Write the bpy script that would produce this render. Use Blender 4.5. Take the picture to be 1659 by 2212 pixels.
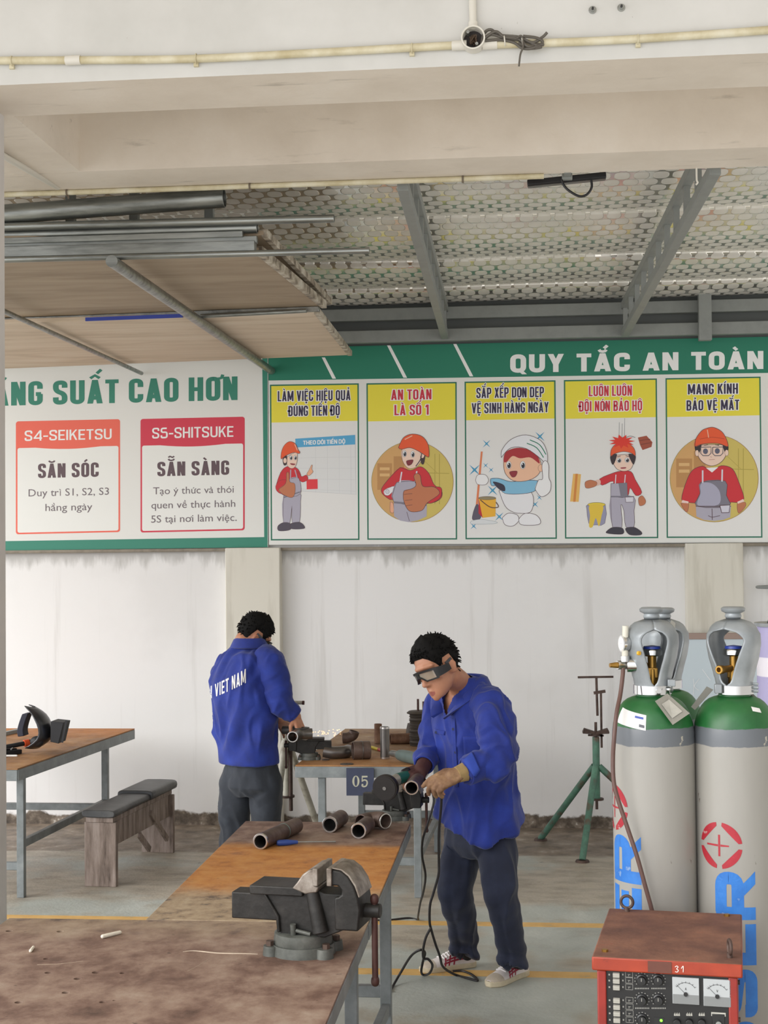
import bpy, bmesh, math, random
import numpy as np
from mathutils import Vector, Matrix, noise
from math import radians, sin, cos, pi, tan, atan2, sqrt
for o in list(bpy.data.objects): bpy.data.objects.remove(o)
S = bpy.context.scene; COL = S.collection
random.seed(7); V = Vector
# ---------------------------------------------------------------- camera
FPX = 3200.0; EYE = 1.95
YAW, PITCH, ROLL = radians(5.63), radians(1.47), radians(0.57)
cF = V((-sin(YAW)*cos(PITCH), cos(YAW)*cos(PITCH), sin(PITCH)))
r0 = V((cos(YAW), sin(YAW), 0)); u0 = r0.cross(cF)
cR = r0*cos(ROLL) - u0*sin(ROLL); cU = r0*sin(ROLL) + u0*cos(ROLL)
CAM = V((0, 0, EYE))
cam = bpy.data.cameras.new('camera'); camo = bpy.data.objects.new('camera', cam); COL.objects.link(camo)
cam.sensor_fit = 'HORIZONTAL'; cam.sensor_width = 36; cam.lens = FPX/1659*36; cam.clip_start = .05
camo.matrix_world = Matrix(((cR.x, cU.x, -cF.x, 0), (cR.y, cU.y, -cF.y, 0), (cR.z, cU.z, -cF.z, EYE), (0, 0, 0, 1)))
S.camera = camo
# ---------------------------------------------------------------- daylight: open sides of the shed under a bright overcast sky
S.view_settings.view_transform = 'Standard'; S.view_settings.look = 'None'
S.view_settings.exposure = 0.6; S.view_settings.gamma = 1; S.view_settings.use_curve_mapping = False
wd = bpy.data.worlds.new('sky'); S.world = wd; wd.use_nodes = True
wn, wl = wd.node_tree.nodes, wd.node_tree.links
bg = wn['Background']; tc = wn.new('ShaderNodeTexCoord')
dp = wn.new('ShaderNodeVectorMath'); dp.operation = 'DOT_PRODUCT'; dp.inputs[1].default_value = (-0.80, -0.56, 0.2)
wl.new(tc.outputs['Generated'], dp.inputs[0])
rp = wn.new('ShaderNodeValToRGB'); wl.new(dp.outputs['Value'], rp.inputs[0])
rp.color_ramp.elements[0].position = 0.0; rp.color_ramp.elements[0].color = (.38, .37, .355, 1)
rp.color_ramp.elements[1].position = 0.95; rp.color_ramp.elements[1].color = (1.62, 1.67, 1.78, 1)
sz = wn.new('ShaderNodeSeparateXYZ'); wl.new(tc.outputs['Generated'], sz.inputs[0])       # sunlit ground outside, below the horizon
gr = wn.new('ShaderNodeMapRange'); wl.new(sz.outputs[2], gr.inputs[0]); gr.inputs[1].default_value = -.02; gr.inputs[2].default_value = -.25; gr.inputs[3].default_value = 0; gr.inputs[4].default_value = 1
gm = wn.new('ShaderNodeMix'); gm.data_type = 'RGBA'; wl.new(gr.outputs[0], gm.inputs[0]); wl.new(rp.outputs[0], gm.inputs[6]); gm.inputs[7].default_value = (1.02, .98, .93, 1)
wl.new(gm.outputs[2], bg.inputs['Color']); bg.inputs['Strength'].default_value = 1.05
sl = bpy.data.lights.new('sun', 'SUN'); so = bpy.data.objects.new('sun', sl); COL.objects.link(so)
sl.energy = 2.1; sl.angle = radians(50); sl.color = (1, .97, .93)
so.rotation_euler = V((0.74, 0.50, -0.52)).to_track_quat('-Z', 'Y').to_euler()
# ---------------------------------------------------------------- helpers
def ray(px, py): return cF*FPX + cR*(px-829.5) - cU*(py-1106)
def U(px, py, D):
    d = ray(px, py); return CAM + d*(D/d.y)          # point seen at pixel on the vertical plane y = D
def Uz(px, py, z):
    d = ray(px, py); return CAM + d*((z-EYE)/d.z)    # point seen at pixel on the level plane z
def Ux(px, py, x):
    d = ray(px, py); return CAM + d*(x/d.x)
def lin(h):
    if not isinstance(h, str): return tuple(h)
    c = [int(h[i:i+2], 16)/255 for i in (1, 3, 5)]
    return tuple(x/12.92 if x <= .04045 else ((x+.055)/1.055)**2.4 for x in c)
MATS = {}
def M(name, col, rough=.55, metal=0., spec=.5, var=0., scale=6., bump=0., bscale=40., stops=None, stretch=(1, 1, 1), detail=6., emit=0., alpha=1., trans=0., coat=0., distort=0.):
    if name in MATS: return MATS[name]
    m = bpy.data.materials.new(name); m.use_nodes = True; n, l = m.node_tree.nodes, m.node_tree.links
    b = n['Principled BSDF']; c = lin(col)
    b.inputs['Base Color'].default_value = (*c, 1); b.inputs['Roughness'].default_value = rough; b.inputs['Metallic'].default_value = metal
    b.inputs['Specular IOR Level'].default_value = spec; b.inputs['Coat Weight'].default_value = coat
    if emit: b.inputs['Emission Color'].default_value = (*c, 1); b.inputs['Emission Strength'].default_value = emit
    if trans: b.inputs['Transmission Weight'].default_value = trans
    if alpha < 1: b.inputs['Alpha'].default_value = alpha
    if stops is None and var: stops = [(.25, tuple(x*(1-var) for x in c)), (.5, c), (.75, tuple(min(1, x*(1+var*.7)) for x in c))]
    if stops or bump:
        t = n.new('ShaderNodeTexCoord'); mp = n.new('ShaderNodeMapping'); mp.inputs['Scale'].default_value = stretch
        l.new(t.outputs['Object'], mp.inputs['Vector'])
    if stops:
        nz = n.new('ShaderNodeTexNoise'); nz.inputs['Scale'].default_value = scale; nz.inputs['Detail'].default_value = detail; nz.inputs['Roughness'].default_value = .62; nz.inputs['Distortion'].default_value = distort
        l.new(mp.outputs[0], nz.inputs['Vector']); r = n.new('ShaderNodeValToRGB'); l.new(nz.outputs[0], r.inputs[0])
        while len(r.color_ramp.elements) < len(stops): r.color_ramp.elements.new(.5)
        for e, (p, cc) in zip(r.color_ramp.elements, stops): e.position = p; e.color = (*lin(cc), 1)
        l.new(r.outputs[0], b.inputs['Base Color'])
    if bump:
        nb = n.new('ShaderNodeTexNoise'); nb.inputs['Scale'].default_value = bscale; nb.inputs['Detail'].default_value = 5; l.new(mp.outputs[0], nb.inputs['Vector'])
        bp = n.new('ShaderNodeBump'); bp.inputs['Strength'].default_value = bump; bp.inputs['Distance'].default_value = .01
        l.new(nb.outputs[0], bp.inputs['Height']); l.new(bp.outputs[0], b.inputs['Normal'])
    MATS[name] = m; return m
def frame(d, up=(0, 0, 1)):
    d = V(d).normalized(); up = V(up)
    if abs(d.dot(up)) > .98*up.length: up = V((0, 1, 0)) if abs(d.y) < .9 else V((1, 0, 0))
    x = d.cross(up).normalized(); return x, x.cross(d).normalized()      # side, up
def catmull(P, k=6, closed=False):
    P = [V(p) for p in P]; n = len(P); out = []
    for i in range(n if closed else n-1):
        a, b, c, d = (P[(i-1) % n], P[i], P[(i+1) % n], P[(i+2) % n]) if closed else (P[max(i-1, 0)], P[i], P[i+1], P[min(i+2, n-1)])
        for j in range(k):
            t = j/k; out.append(.5*((2*b)+(c-a)*t+(2*a-5*b+4*c-d)*t*t+(3*b-a-3*c+d)*t**3))
    if not closed: out.append(P[-1])
    return out
class FLATS: pass
class MB:
    def __init__(s): s.v = []; s.f = []; s.m = []; s.mi = 0
    def add(s, vs, fs):
        o = len(s.v); s.v += [V(v) for v in vs]
        for f in fs: s.f.append([o+i for i in f]); s.m.append(s.mi)
        return s
    def box(s, c, d, R=None):
        c = V(c); h = V(d)/2; vs = []
        for z in (-1, 1):
            for x, y in ((-1, -1), (1, -1), (1, 1), (-1, 1)):
                p = V((x*h.x, y*h.y, z*h.z)); vs.append(c + (R @ p if R else p))
        return s.add(vs, [(3, 2, 1, 0), (4, 5, 6, 7), (0, 1, 5, 4), (1, 2, 6, 5), (2, 3, 7, 6), (3, 0, 4, 7)])
    def bb(s, x0, x1, y0, y1, z0, z1): return s.box(((x0+x1)/2, (y0+y1)/2, (z0+z1)/2), (abs(x1-x0), abs(y1-y0), abs(z1-z0)))
    def bar(s, a, b, w, h, up=(0, 0, 1)):
        a, b = V(a), V(b); x, u = frame(b-a, up); vs = []
        for p in (a, b):
            for i, j in ((-1, -1), (1, -1), (1, 1), (-1, 1)): vs.append(p + x*(i*w/2) + u*(j*h/2))
        return s.add(vs, [(0, 1, 2, 3), (7, 6, 5, 4), (0, 4, 5, 1), (1, 5, 6, 2), (2, 6, 7, 3), (3, 7, 4, 0)])
    def rings(s, R, cap=True, loop=True):
        n = len(R[0]); vs = [p for r in R for p in r]; fs = []
        for i in range(len(R)-1):
            for j in range(n if loop else n-1): k = (j+1) % n; fs.append((i*n+j, i*n+k, (i+1)*n+k, (i+1)*n+j))
        if cap: fs += [tuple(range(n-1, -1, -1)), tuple((len(R)-1)*n+j for j in range(n))]
        return s.add(vs, fs)
    def cyl(s, a, b, r, r1=None, n=24, cap=True):
        a, b = V(a), V(b); x, u = frame(b-a); r1 = r if r1 is None else r1
        return s.rings([[p + (x*cos(t)+u*sin(t))*q for t in [2*pi*i/n for i in range(n)]] for p, q in ((a, r), (b, r1))], cap)
    def pipe(s, a, b, ro, ri, n=32):
        a, b = V(a), V(b); x, u = frame(b-a); d = (b-a).normalized(); e = min(.0015, (ro-ri)*.3)
        P = [(a, ri), (a, ro-e), (a+d*e, ro), (b-d*e, ro), (b, ro-e), (b, ri), (a, ri)]
        return s.rings([[p + (x*cos(t)+u*sin(t))*q for t in [2*pi*i/n for i in range(n)]] for p, q in P], False)
    def tube(s, P, r, n=10, cap=True):
        P = [V(p) for p in P]; x = None; R = []
        for i, p in enumerate(P):
            d = (P[min(i+1, len(P)-1)] - P[max(i-1, 0)]).normalized()
            if x is None: x, u = frame(d)
            else:
                x = (x - d*x.dot(d)).normalized(); u = x.cross(d)
            q = r(i/(len(P)-1)) if callable(r) else r
            R.append([p + (x*cos(t)+u*sin(t))*q for t in [2*pi*k/n for k in range(n)]])
        return s.rings(R, cap)
    def lathe(s, prof, o=(0, 0, 0), ax=(0, 0, 1), n=40, cap=True):
        o = V(o); ax = V(ax).normalized(); x, u = frame(ax)
        return s.rings([[o + ax*z + (x*cos(t)+u*sin(t))*max(r, 1e-5) for t in [2*pi*i/n for i in range(n)]] for r, z in prof], cap)
    def hollow(s, P, ro, ri, n=28):
        P = [V(p) for p in P]; x = None; A, B = [], []
        for i, p in enumerate(P):
            d = (P[min(i+1, len(P)-1)] - P[max(i-1, 0)]).normalized()
            if x is None: x, u = frame(d)
            else: x = (x - d*x.dot(d)).normalized(); u = x.cross(d)
            for L_, q in ((A, ro), (B, ri)): L_.append([p + (x*cos(t)+u*sin(t))*q for t in [2*pi*k/n for k in range(n)]])
        return s.rings(A + B[::-1] + [A[0]], False)
    def prism(s, poly, fn, w0, w1):
        n = len(poly); vs = [fn(a, b, w0) for a, b in poly] + [fn(a, b, w1) for a, b in poly]
        return s.add(vs, [tuple(range(n-1, -1, -1)), tuple(range(n, 2*n))] + [(i, (i+1) % n, n+(i+1) % n, n+i) for i in range(n)])
    def ball(s, c, r, R=None, n=16, m=10):
        c = V(c); r = (r, r, r) if not hasattr(r, '__len__') else r; rs = []
        for i in range(m+1):
            a = -pi/2 + pi*i/m; q = max(cos(a), 1e-3); ring = []
            for k in range(n):
                t = 2*pi*k/n; p = V((q*cos(t)*r[0], q*sin(t)*r[1], sin(a)*r[2])); ring.append(c + (R @ p if R else p))
            rs.append(ring)
        return s.rings(rs)
    def cap(s, a, b, ra, rb=None, n=16):
        rb = ra if rb is None else rb; a, b = V(a), V(b); d = b-a
        if d.length < 1e-6: return s.ball(a, ra)
        d.normalize(); x, u = frame(d); R = []
        for i in range(5): t = pi/2*i/4; R.append((a - d*ra*cos(t), max(ra*sin(t), 1e-4)))
        for i in range(5): t = pi/2*i/4; R.append((b + d*rb*sin(t), max(rb*cos(t), 1e-4)))
        return s.rings([[p + (x*cos(t)+u*sin(t))*q for t in [2*pi*k/n for k in range(n)]] for p, q in R])
    def chain(s, P, r, n=16):
        for i in range(len(P)-1): s.cap(P[i], P[i+1], r[i], r[i+1], n)
        return s
    def torus(s, c, ax, R, r, n=32, m=10, a0=0, a1=2*pi):
        x, u = frame(ax); c = V(c); full = abs(a1-a0-2*pi) < 1e-6
        P = [c + (x*cos(t)+u*sin(t))*R for t in [a0+(a1-a0)*i/n for i in range(n+1)]]
        if full: P = P[:-1] + [P[0], P[1]]
        return s.tube(P, r, m, not full)
    def build(s, name, mats, parent=None, smooth=True, bevel=0., ang=38, tri=False):
        me = bpy.data.meshes.new(name); off = V(parent['_o']) if parent is not None and '_o' in parent else V((0, 0, 0))
        me.from_pydata([tuple(v-off) for v in s.v], [], s.f); 
        mats = mats if isinstance(mats, (list, tuple)) else [mats]
        for m in mats: me.materials.append(m)
        me.polygons.foreach_set('material_index', [min(i, len(mats)-1) for i in s.m])
        me.validate(); me.update()
        bm = bmesh.new(); bm.from_mesh(me)
        if not isinstance(s, FLATS): bmesh.ops.recalc_face_normals(bm, faces=bm.faces)
        bm.to_mesh(me); bm.free()
        if smooth:
            me.polygons.foreach_set('use_smooth', [True]*len(me.polygons)); me.set_sharp_from_angle(angle=radians(ang))
        o = bpy.data.objects.new(name, me); COL.objects.link(o)
        if parent is not None: o.parent = parent
        if bevel:
            b = o.modifiers.new('bevel', 'BEVEL'); b.width = bevel; b.segments = 2; b.limit_method = 'ANGLE'; b.angle_limit = radians(35)
        return o
def tag(o, label, cat, group=None, kind=None):
    o['label'] = label; o['category'] = cat
    if group: o['group'] = group
    if kind: o['kind'] = kind
    return o
ROOTS = []
def thing(name, label, cat, loc=(0, 0, 0), group=None):
    o = bpy.data.objects.new(name, None); COL.objects.link(o); o.empty_display_size = .05
    o.location = V(loc); o['_o'] = tuple(V(loc)); ROOTS.append(o); return tag(o, label, cat, group)
def solo(name, mb, mat, label, cat, group=None, loc=None, **k):
    """a thing that is one mesh, its origin moved to the middle of its base"""
    o = mb.build(name, mat, None, **k); vs = np.array([tuple(v) for v in mb.v]); c = (vs.min(0)+vs.max(0))/2; c[2] = vs[:, 2].min()
    o.data.transform(Matrix.Translation(-V(c))); o.location = V(c); return tag(o, label, cat, group)
def struct(name, mb, mat, label, cat, **k):
    o = mb.build(name, mat, None, **k); return tag(o, label, cat, None, 'structure')
def copy_tree(o, parent=None):
    c = o.copy(); COL.objects.link(c)
    if parent is not None: c.parent = parent
    for ch in list(o.children): copy_tree(ch, c)
    return c
def fuse(mb, voxel, smooth=6, fn=None, fac=.5):
    """weld overlapping closed shapes into one continuous skin"""
    me = bpy.data.meshes.new('tmp'); me.from_pydata([tuple(v) for v in mb.v], [], mb.f); me.validate()
    bm = bmesh.new(); bm.from_mesh(me); bmesh.ops.recalc_face_normals(bm, faces=bm.faces); bm.to_mesh(me); bm.free()
    o = bpy.data.objects.new('tmp', me); COL.objects.link(o)
    r = o.modifiers.new('r', 'REMESH'); r.mode = 'VOXEL'; r.voxel_size = voxel
    if smooth: q = o.modifiers.new('s', 'SMOOTH'); q.iterations = smooth; q.factor = fac
    dg = bpy.context.evaluated_depsgraph_get(); ev = o.evaluated_get(dg); m2 = bpy.data.meshes.new_from_object(ev)
    bpy.data.objects.remove(o); bpy.data.meshes.remove(me)
    out = MB(); nv = len(m2.vertices); nor = [v.normal.copy() for v in m2.vertices]
    out.v = [v.co.copy() for v in m2.vertices]
    if fn: out.v = [p + n*fn(p, n) for p, n in zip(out.v, nor)]
    out.f = [list(p.vertices) for p in m2.polygons]; out.m = [0]*len(out.f); bpy.data.meshes.remove(m2); return out
FONT_CACHE = {}
def text2d(body, bold=0., spacing=1.):
    k = (body, bold, spacing)
    if k in FONT_CACHE: return FONT_CACHE[k]
    cu = bpy.data.curves.new('t', 'FONT'); cu.body = body; cu.size = 1; cu.offset = bold; cu.space_character = spacing; cu.resolution_u = 3
    o = bpy.data.objects.new('t', cu); COL.objects.link(o)
    dg = bpy.context.evaluated_depsgraph_get(); me = bpy.data.meshes.new_from_object(o.evaluated_get(dg))
    vs = [(v.co.x, v.co.y) for v in me.vertices]; fs = [tuple(p.vertices) for p in me.polygons]
    bpy.data.objects.remove(o); bpy.data.meshes.remove(me); FONT_CACHE[k] = (vs, fs); return vs, fs
CAPH = max(v[1] for v in text2d('H')[0])
def letters(mb, body, fn, bold=0., spacing=1.):
    """fn(s, t): s 0..1 along the line, t 0 at the baseline and 1 at cap height"""
    vs, fs = text2d(body, bold, spacing); x0 = min(v[0] for v in vs); x1 = max(v[0] for v in vs)
    return mb.add([fn((x-x0)/(x1-x0), y/CAPH) for x, y in vs], fs)
# ---------------------------------------------------------------- bold condensed capitals with Vietnamese marks, drawn from strokes
import unicodedata
def rpath(P, r, closed=False):
    n = len(P); out = []
    for i, p in enumerate(P):
        if not closed and i in (0, n-1): out.append(V((*p, 0))); continue
        a, b, c = V((*P[i-1], 0)), V((*p, 0)), V((*P[(i+1) % n], 0)); d1, d2 = (a-b), (c-b); q = min(r, d1.length*.5, d2.length*.5); d1.normalize(); d2.normalize()
        s, e = b+d1*q, b+d2*q
        for j in range(6): t = j/5; out.append(s*(1-t)**2+b*2*t*(1-t)+e*t*t)
    return out+[out[0]] if closed else out
def spolys(P, t, g=0., closed=False):
    w = t/2+g; A = []
    for i, p in enumerate(P):
        d = (P[1]-P[-2] if closed and i in (0, len(P)-1) else P[min(i+1, len(P)-1)]-P[max(i-1, 0)])
        d = d.normalized() if d.length > 1e-9 else V((1, 0, 0)); e = V((0, 0, 0))
        if not closed: e = -d*g if i == 0 else d*g if i == len(P)-1 else e
        n_ = V((-d.y, d.x, 0))*w; A.append((p+e+n_, p+e-n_))
    return [[(q.x, q.y) for q in (A[i][0], A[i][1], A[i+1][1], A[i+1][0])] for i in range(len(A)-1)]
WID = {'I': 0, 'M': 1.42, 'T': .92, 'L': .84, 'E': .86, '-': .6, '1': .62, '.': 0, 'A': 1.06, 'V': 1.06, 'Y': 1.0, 'X': 1.0, '4': 1.08, '0': 1.0, ' ': 0}
def glyph(ch, W0, t, g):
    W = W0*WID.get(ch, 1); W = max(W, t); L, R, B, T, m = t/2, W-t/2, t*.45, 1-t*.45, .5; r = min(W0*.36, .22); th = t*.9; O = []
    def st(*P, rr=r, closed=False, w=None): O.extend(spolys(rpath(P, rr, closed), w or t, g, closed))
    def stem(x, y0=0, y1=1): O.extend(spolys([V((x, y0, 0)), V((x, y1, 0))], t, g))
    def bar(x0, x1, y): O.extend(spolys([V((x0, y, 0)), V((x1, y, 0))], th, g))
    def para(x0, y0, x1, y1, w=None):
        w = (w or t*1.02)/2+g; O.append([(x0-w, y0-g), (x0+w, y0-g), (x1+w, y1+g), (x1-w, y1+g)])
    if ch in 'OQ0': st((L, B), (R, B), (R, T), (L, T), closed=True)
    if ch == 'Q': para(R+t*.2, -.1, W*.5, .22, t*.9)
    if ch == 'C': st((R, .65), (R, T), (L, T), (L, B), (R, B), (R, .35))
    if ch == 'G': st((R, .68), (R, T), (L, T), (L, B), (R, B), (R, .46)); bar(W*.52, W-t*.3, .46)
    if ch == 'S': st((R, .70), (R, T), (L, T), (L, .56), (R, .44), (R, B), (L, B), (L, .30))
    if ch == 'U': st((L, 1), (L, B), (R, B), (R, 1))
    if ch == 'J': st((R, 1), (R, B), (L, B), (L, .3))
    if ch in 'DĐ': stem(L); st((L, B), (R, B), (R, T), (L, T))
    if ch == 'Đ': bar(-t*.55, t*1.35, .5)
    if ch in 'PR': stem(L); st((L, T), (R, T), (R, .44), (L, .44))
    if ch == 'R': para(R+t*.06, 0, W*.5, .46)
    if ch == 'B': stem(L); st((L, T), (R*.97, T), (R*.97, .53), (L, .53)); st((L, .5), (R, .5), (R, B), (L, B))
    if ch == 'E': stem(L); [bar(L, W, y) for y in (B, T)]; bar(L, W*.9, m)
    if ch == 'L': stem(L); bar(L, W, B)
    if ch == 'T': stem(W/2); bar(0, W, T)
    if ch == 'I': stem(t/2)
    if ch == 'H': stem(L); stem(R); bar(L, R, m)
    if ch == 'N': stem(L); stem(R); para(R-t*.05, 0, L+t*.05, 1)
    if ch == 'M': stem(L); stem(R); para(W/2, .12, L+t*.1, 1); para(W/2, .12, R-t*.1, 1)
    if ch == 'K': stem(L); para(L, .34, R, 1); para(R+t*.05, 0, W*.45, .62)
    if ch == 'A': para(L, 0, W/2, 1); para(R, 0, W/2, 1); bar(W*.25, W*.75, .24)
    if ch == 'V': para(W/2, 0, L, 1); para(W/2, 0, R, 1)
    if ch == 'Y': para(W/2, .42, L, 1); para(W/2, .42, R, 1); stem(W/2, 0, .46)
    if ch == 'X': para(L, 0, R, 1); para(R, 0, L, 1)
    if ch == '-': bar(0, W, .42)
    if ch == '1': stem(W-t/2); para(t*.3, .74, W-t*.8, .98, t)
    if ch == '5': st((R*.98, T), (L, T), (L, .56), (R, .58), (R, B), (L, B), (L, .28), rr=r*.8)
    if ch == '3': st((L, .75), (L, T), (R, T), (R, .52), (W*.4, .52)); st((W*.4, .5), (R, .5), (R, B), (L, B), (L, .25))
    if ch == '4': stem(R-t*.35, 0, 1); bar(0, W, .25); para(t*.35, .25, R-t*.35, 1)
    return O, W
def marks(base, ms, cx, W, top, t, g, low=-.02):
    O = []; y = top+.07; s = .15
    def st(P): O.extend(spolys([V((*p, 0)) for p in P], t*.62, g*.8))
    cmb = [m for m in ms if m in '\u0306\u0302']; up = [m for m in ms if m in '\u0301\u0300\u0309\u0303']
    for m in cmb:
        if m == '\u0306': st([(cx-s, y+.13), (cx-s*.7, y+.05), (cx, y+.02), (cx+s*.7, y+.05), (cx+s, y+.13)])
        else: st([(cx-s, y+.0), (cx, y+.12), (cx+s, y+.0)])
    dx = 0
    if cmb and up: y += .2; dx = .1
    for m in up:
        c = cx+(dx if m != '\u0303' else 0)
        if m == '\u0301': st([(c-.04, y), (c+.1, y+.16)])
        if m == '\u0300': st([(c+.04, y), (c-.1, y+.16)])
        if m == '\u0309': st([(c-.06, y+.17), (c+.05, y+.17), (c+.06, y+.1), (c, y+.07), (c, y)])
        if m == '\u0303': st([(c-s, y+.03), (c-s*.5, y+.11), (c+s*.4, y+.03), (c+s, y+.11)])
    if '\u0323' in ms: d = t*.55+g; O.append([(cx-d, low-.13-d), (cx+d, low-.13-d), (cx+d, low-.13+d), (cx-d, low-.13+d)])
    if '\u031b' in ms: O.extend(spolys([V((cx+W*.5-t*.4, top-.08, 0)), V((cx+W*.5+t*.2, top-.05, 0)), V((cx+W*.5+t*.45, top+.09, 0))], t*.6, g))
    return O
def boldline(body, W=.44, t=.165, g=0., gap=.085, word=.24):
    x = 0; O = []
    for ch in body:
        if ch == ' ': x += word; continue
        d = unicodedata.normalize('NFD', ch); b = d[0]; P, w = glyph(b, W, t, g); P = P + marks(b, d[1:], w/2, w, 1, t, g)
        O += [[(px+x, py) for px, py in p] for p in P]; x += w+gap
    return O, x-gap
ADV = {}
def adv(c):
    if c not in ADV:
        f = lambda s: (lambda xs: max(xs)-min(xs))([v[0] for v in text2d(s)[0]])
        ADV[c] = f('l'+c+'l')-f('ll')
    return ADV[c]
def plainline(body, t=.1):
    """book-weight lower case line: base letters from the built-in face, marks drawn; heights in cap heights"""
    x = 0; O = []
    for ch in body:
        if ch == ' ': x += .42; continue
        d = unicodedata.normalize('NFD', ch); b = d[0]; a = adv(b)/CAPH; vs, fs = text2d(b); lo = min(v[0] for v in vs); hi = max(v[0] for v in vs); w = (hi-lo)/CAPH
        if b == 'i' and any(m in '\u0301\u0300' for m in d[1:]): 
            O.append([(x+a/2-t/2, 0), (x+a/2+t/2, 0), (x+a/2+t/2, .7), (x+a/2-t/2, .7)])
        else:
            O += [[((vs[i][0]-lo)/CAPH + x+(a-w)/2, vs[i][1]/CAPH) for i in f] for f in fs]
        top = max(v[1] for v in vs)/CAPH if b not in 'i' else .7
        O += [[(px, py) for px, py in p] for p in marks(b, d[1:], x+a/2, w, top, t*1.6, 0, min(0, min(v[1] for v in vs)/CAPH))]; x += a
    return O, x
# ---------------------------------------------------------------- layered materials
def LM(name, rough=.6, metal=0., bump=0., bscale=30.):
    """empty principled material + tiny node helpers"""
    m = bpy.data.materials.new(name); m.use_nodes = True; n, l = m.node_tree.nodes, m.node_tree.links; b = n['Principled BSDF']
    b.inputs['Roughness'].default_value = rough; b.inputs['Metallic'].default_value = metal
    t = n.new('ShaderNodeTexCoord'); sx = n.new('ShaderNodeSeparateXYZ'); l.new(t.outputs['Object'], sx.inputs[0])
    class K: pass
    k = K(); k.m, k.n, k.l, k.b, k.co = m, n, l, b, t.outputs['Object']; k.x, k.y, k.z = sx.outputs
    def noise_(scale, detail=5, stretch=(1, 1, 1), rough=.6, distort=0.):
        mp = n.new('ShaderNodeMapping'); mp.inputs['Scale'].default_value = stretch; l.new(k.co, mp.inputs[0])
        q = n.new('ShaderNodeTexNoise'); q.inputs['Scale'].default_value = scale; q.inputs['Detail'].default_value = detail; q.inputs['Roughness'].default_value = rough; q.inputs['Distortion'].default_value = distort
        l.new(mp.outputs[0], q.inputs['Vector']); return q.outputs[0]
    def put(sock, v):
        if isinstance(v, (int, float)): sock.default_value = v
        else: l.new(v, sock)
    def math_(op, a, b_=0., c=0.):
        q = n.new('ShaderNodeMath'); q.operation = op; put(q.inputs[0], a); put(q.inputs[1], b_); put(q.inputs[2], c); return q.outputs[0]
    def step(a, lo, hi):
        q = n.new('ShaderNodeMapRange'); q.interpolation_type = 'SMOOTHSTEP'; put(q.inputs[0], a); q.inputs[1].default_value = lo; q.inputs[2].default_value = hi; return q.outputs[0]
    def ramp(f, stops):
        r = n.new('ShaderNodeValToRGB'); l.new(f, r.inputs[0])
        while len(r.color_ramp.elements) < len(stops): r.color_ramp.elements.new(.5)
        for e, (p, cc) in zip(r.color_ramp.elements, stops): e.position = p; e.color = (*lin(cc), 1)
        return r.outputs[0]
    def mix(f, a, b_):
        q = n.new('ShaderNodeMix'); q.data_type = 'RGBA'; put(q.inputs[0], f)
        for s_, v in ((q.inputs[6], a), (q.inputs[7], b_)):
            if isinstance(v, str): s_.default_value = (*lin(v), 1)
            else: l.new(v, s_)
        return q.outputs[2]
    def out(col, rough_=None):
        l.new(col, b.inputs['Base Color'])
        if rough_ is not None: l.new(rough_, b.inputs['Roughness'])
        return m
    def bump_(h, s, d=.01):
        q = n.new('ShaderNodeBump'); q.inputs['Strength'].default_value = s; q.inputs['Distance'].default_value = d; l.new(h, q.inputs['Height']); l.new(q.outputs[0], b.inputs['Normal'])
    k.noise, k.math, k.step, k.ramp, k.mix, k.out, k.bump = noise_, math_, step, ramp, mix, out, bump_
    if bump: bump_(noise_(bscale), bump)
    return k
# floor: grey-green painted concrete, bare brown earth along the wall
k = LM('floor_paint', .55)
base = k.ramp(k.noise(1.6, 7, distort=.4), [(.3, '#979790'), (.42, '#a5aaa3'), (.55, '#b1b6af'), (.7, '#c2c5bd')])
wear = k.ramp(k.noise(5, 6, (1, 2.2, 1)), [(.35, '#8f8475'), (.6, '#b0a594')])
f1 = k.step(k.math('ADD', k.noise(.9, 4), k.math('MULTIPLY', k.step(k.y, 7.85, 8.6), .2)), .52, .66)
base = k.mix(k.math('MULTIPLY', f1, .85), base, wear)
f3 = k.step(k.math('ADD', k.noise(2.2, 5), k.math('MULTIPLY', k.step(k.y, 6.5, 5.6), .2)), .55, .75)
base = k.mix(k.math('MULTIPLY', f3, .6), base, '#95866d')
spots = k.step(k.noise(14, 3), .70, .76); base = k.mix(k.math('MULTIPLY', spots, .6), base, '#3c3b37')
pale = k.step(k.noise(9, 4, (1, 2.5, 1)), .66, .74); base = k.mix(k.math('MULTIPLY', pale, .4), base, '#b9bbb3')
earth = k.ramp(k.noise(7, 8), [(.28, '#4f463d'), (.45, '#74685b'), (.6, '#8a7c6d'), (.76, '#b5aea4')])
f2 = k.step(k.math('ADD', k.y, k.math('MULTIPLY', k.noise(3, 5), .16)), 9.55, 9.62)
k.bump(k.noise(40, 6), .25, .01)
FLOOR = k.out(k.mix(f2, base, earth), k.ramp(k.noise(4), [(.3, (.42,)*3), (.7, (.7,)*3)]))
# plaster wall: white, faint drips, crumbled foot
k = LM('wall_plaster', .7)
drip = k.step(k.noise(9, 5, (1, 1, .05)), .56, .74)
c = k.mix(k.math('MULTIPLY', drip, .33), '#e9e8e6', '#b6b2ab')
c = k.mix(k.math('MULTIPLY', k.step(k.noise(1.3, 4), .45, .7), .25), c, '#cfcdca')
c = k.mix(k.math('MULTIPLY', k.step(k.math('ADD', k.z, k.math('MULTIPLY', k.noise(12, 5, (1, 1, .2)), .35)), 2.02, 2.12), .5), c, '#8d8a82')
foot = k.math('SUBTRACT', k.math('ADD', k.z, 0.), k.math('MULTIPLY', k.noise(5, 7), .17))
c = k.mix(k.step(foot, .01, -.012), c, k.ramp(k.noise(14, 7), [(.32, '#40382f'), (.5, '#665a4d'), (.64, '#8c8072'), (.7, '#c9c4ba')]))
k.bump(k.noise(25, 6), .12)
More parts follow.
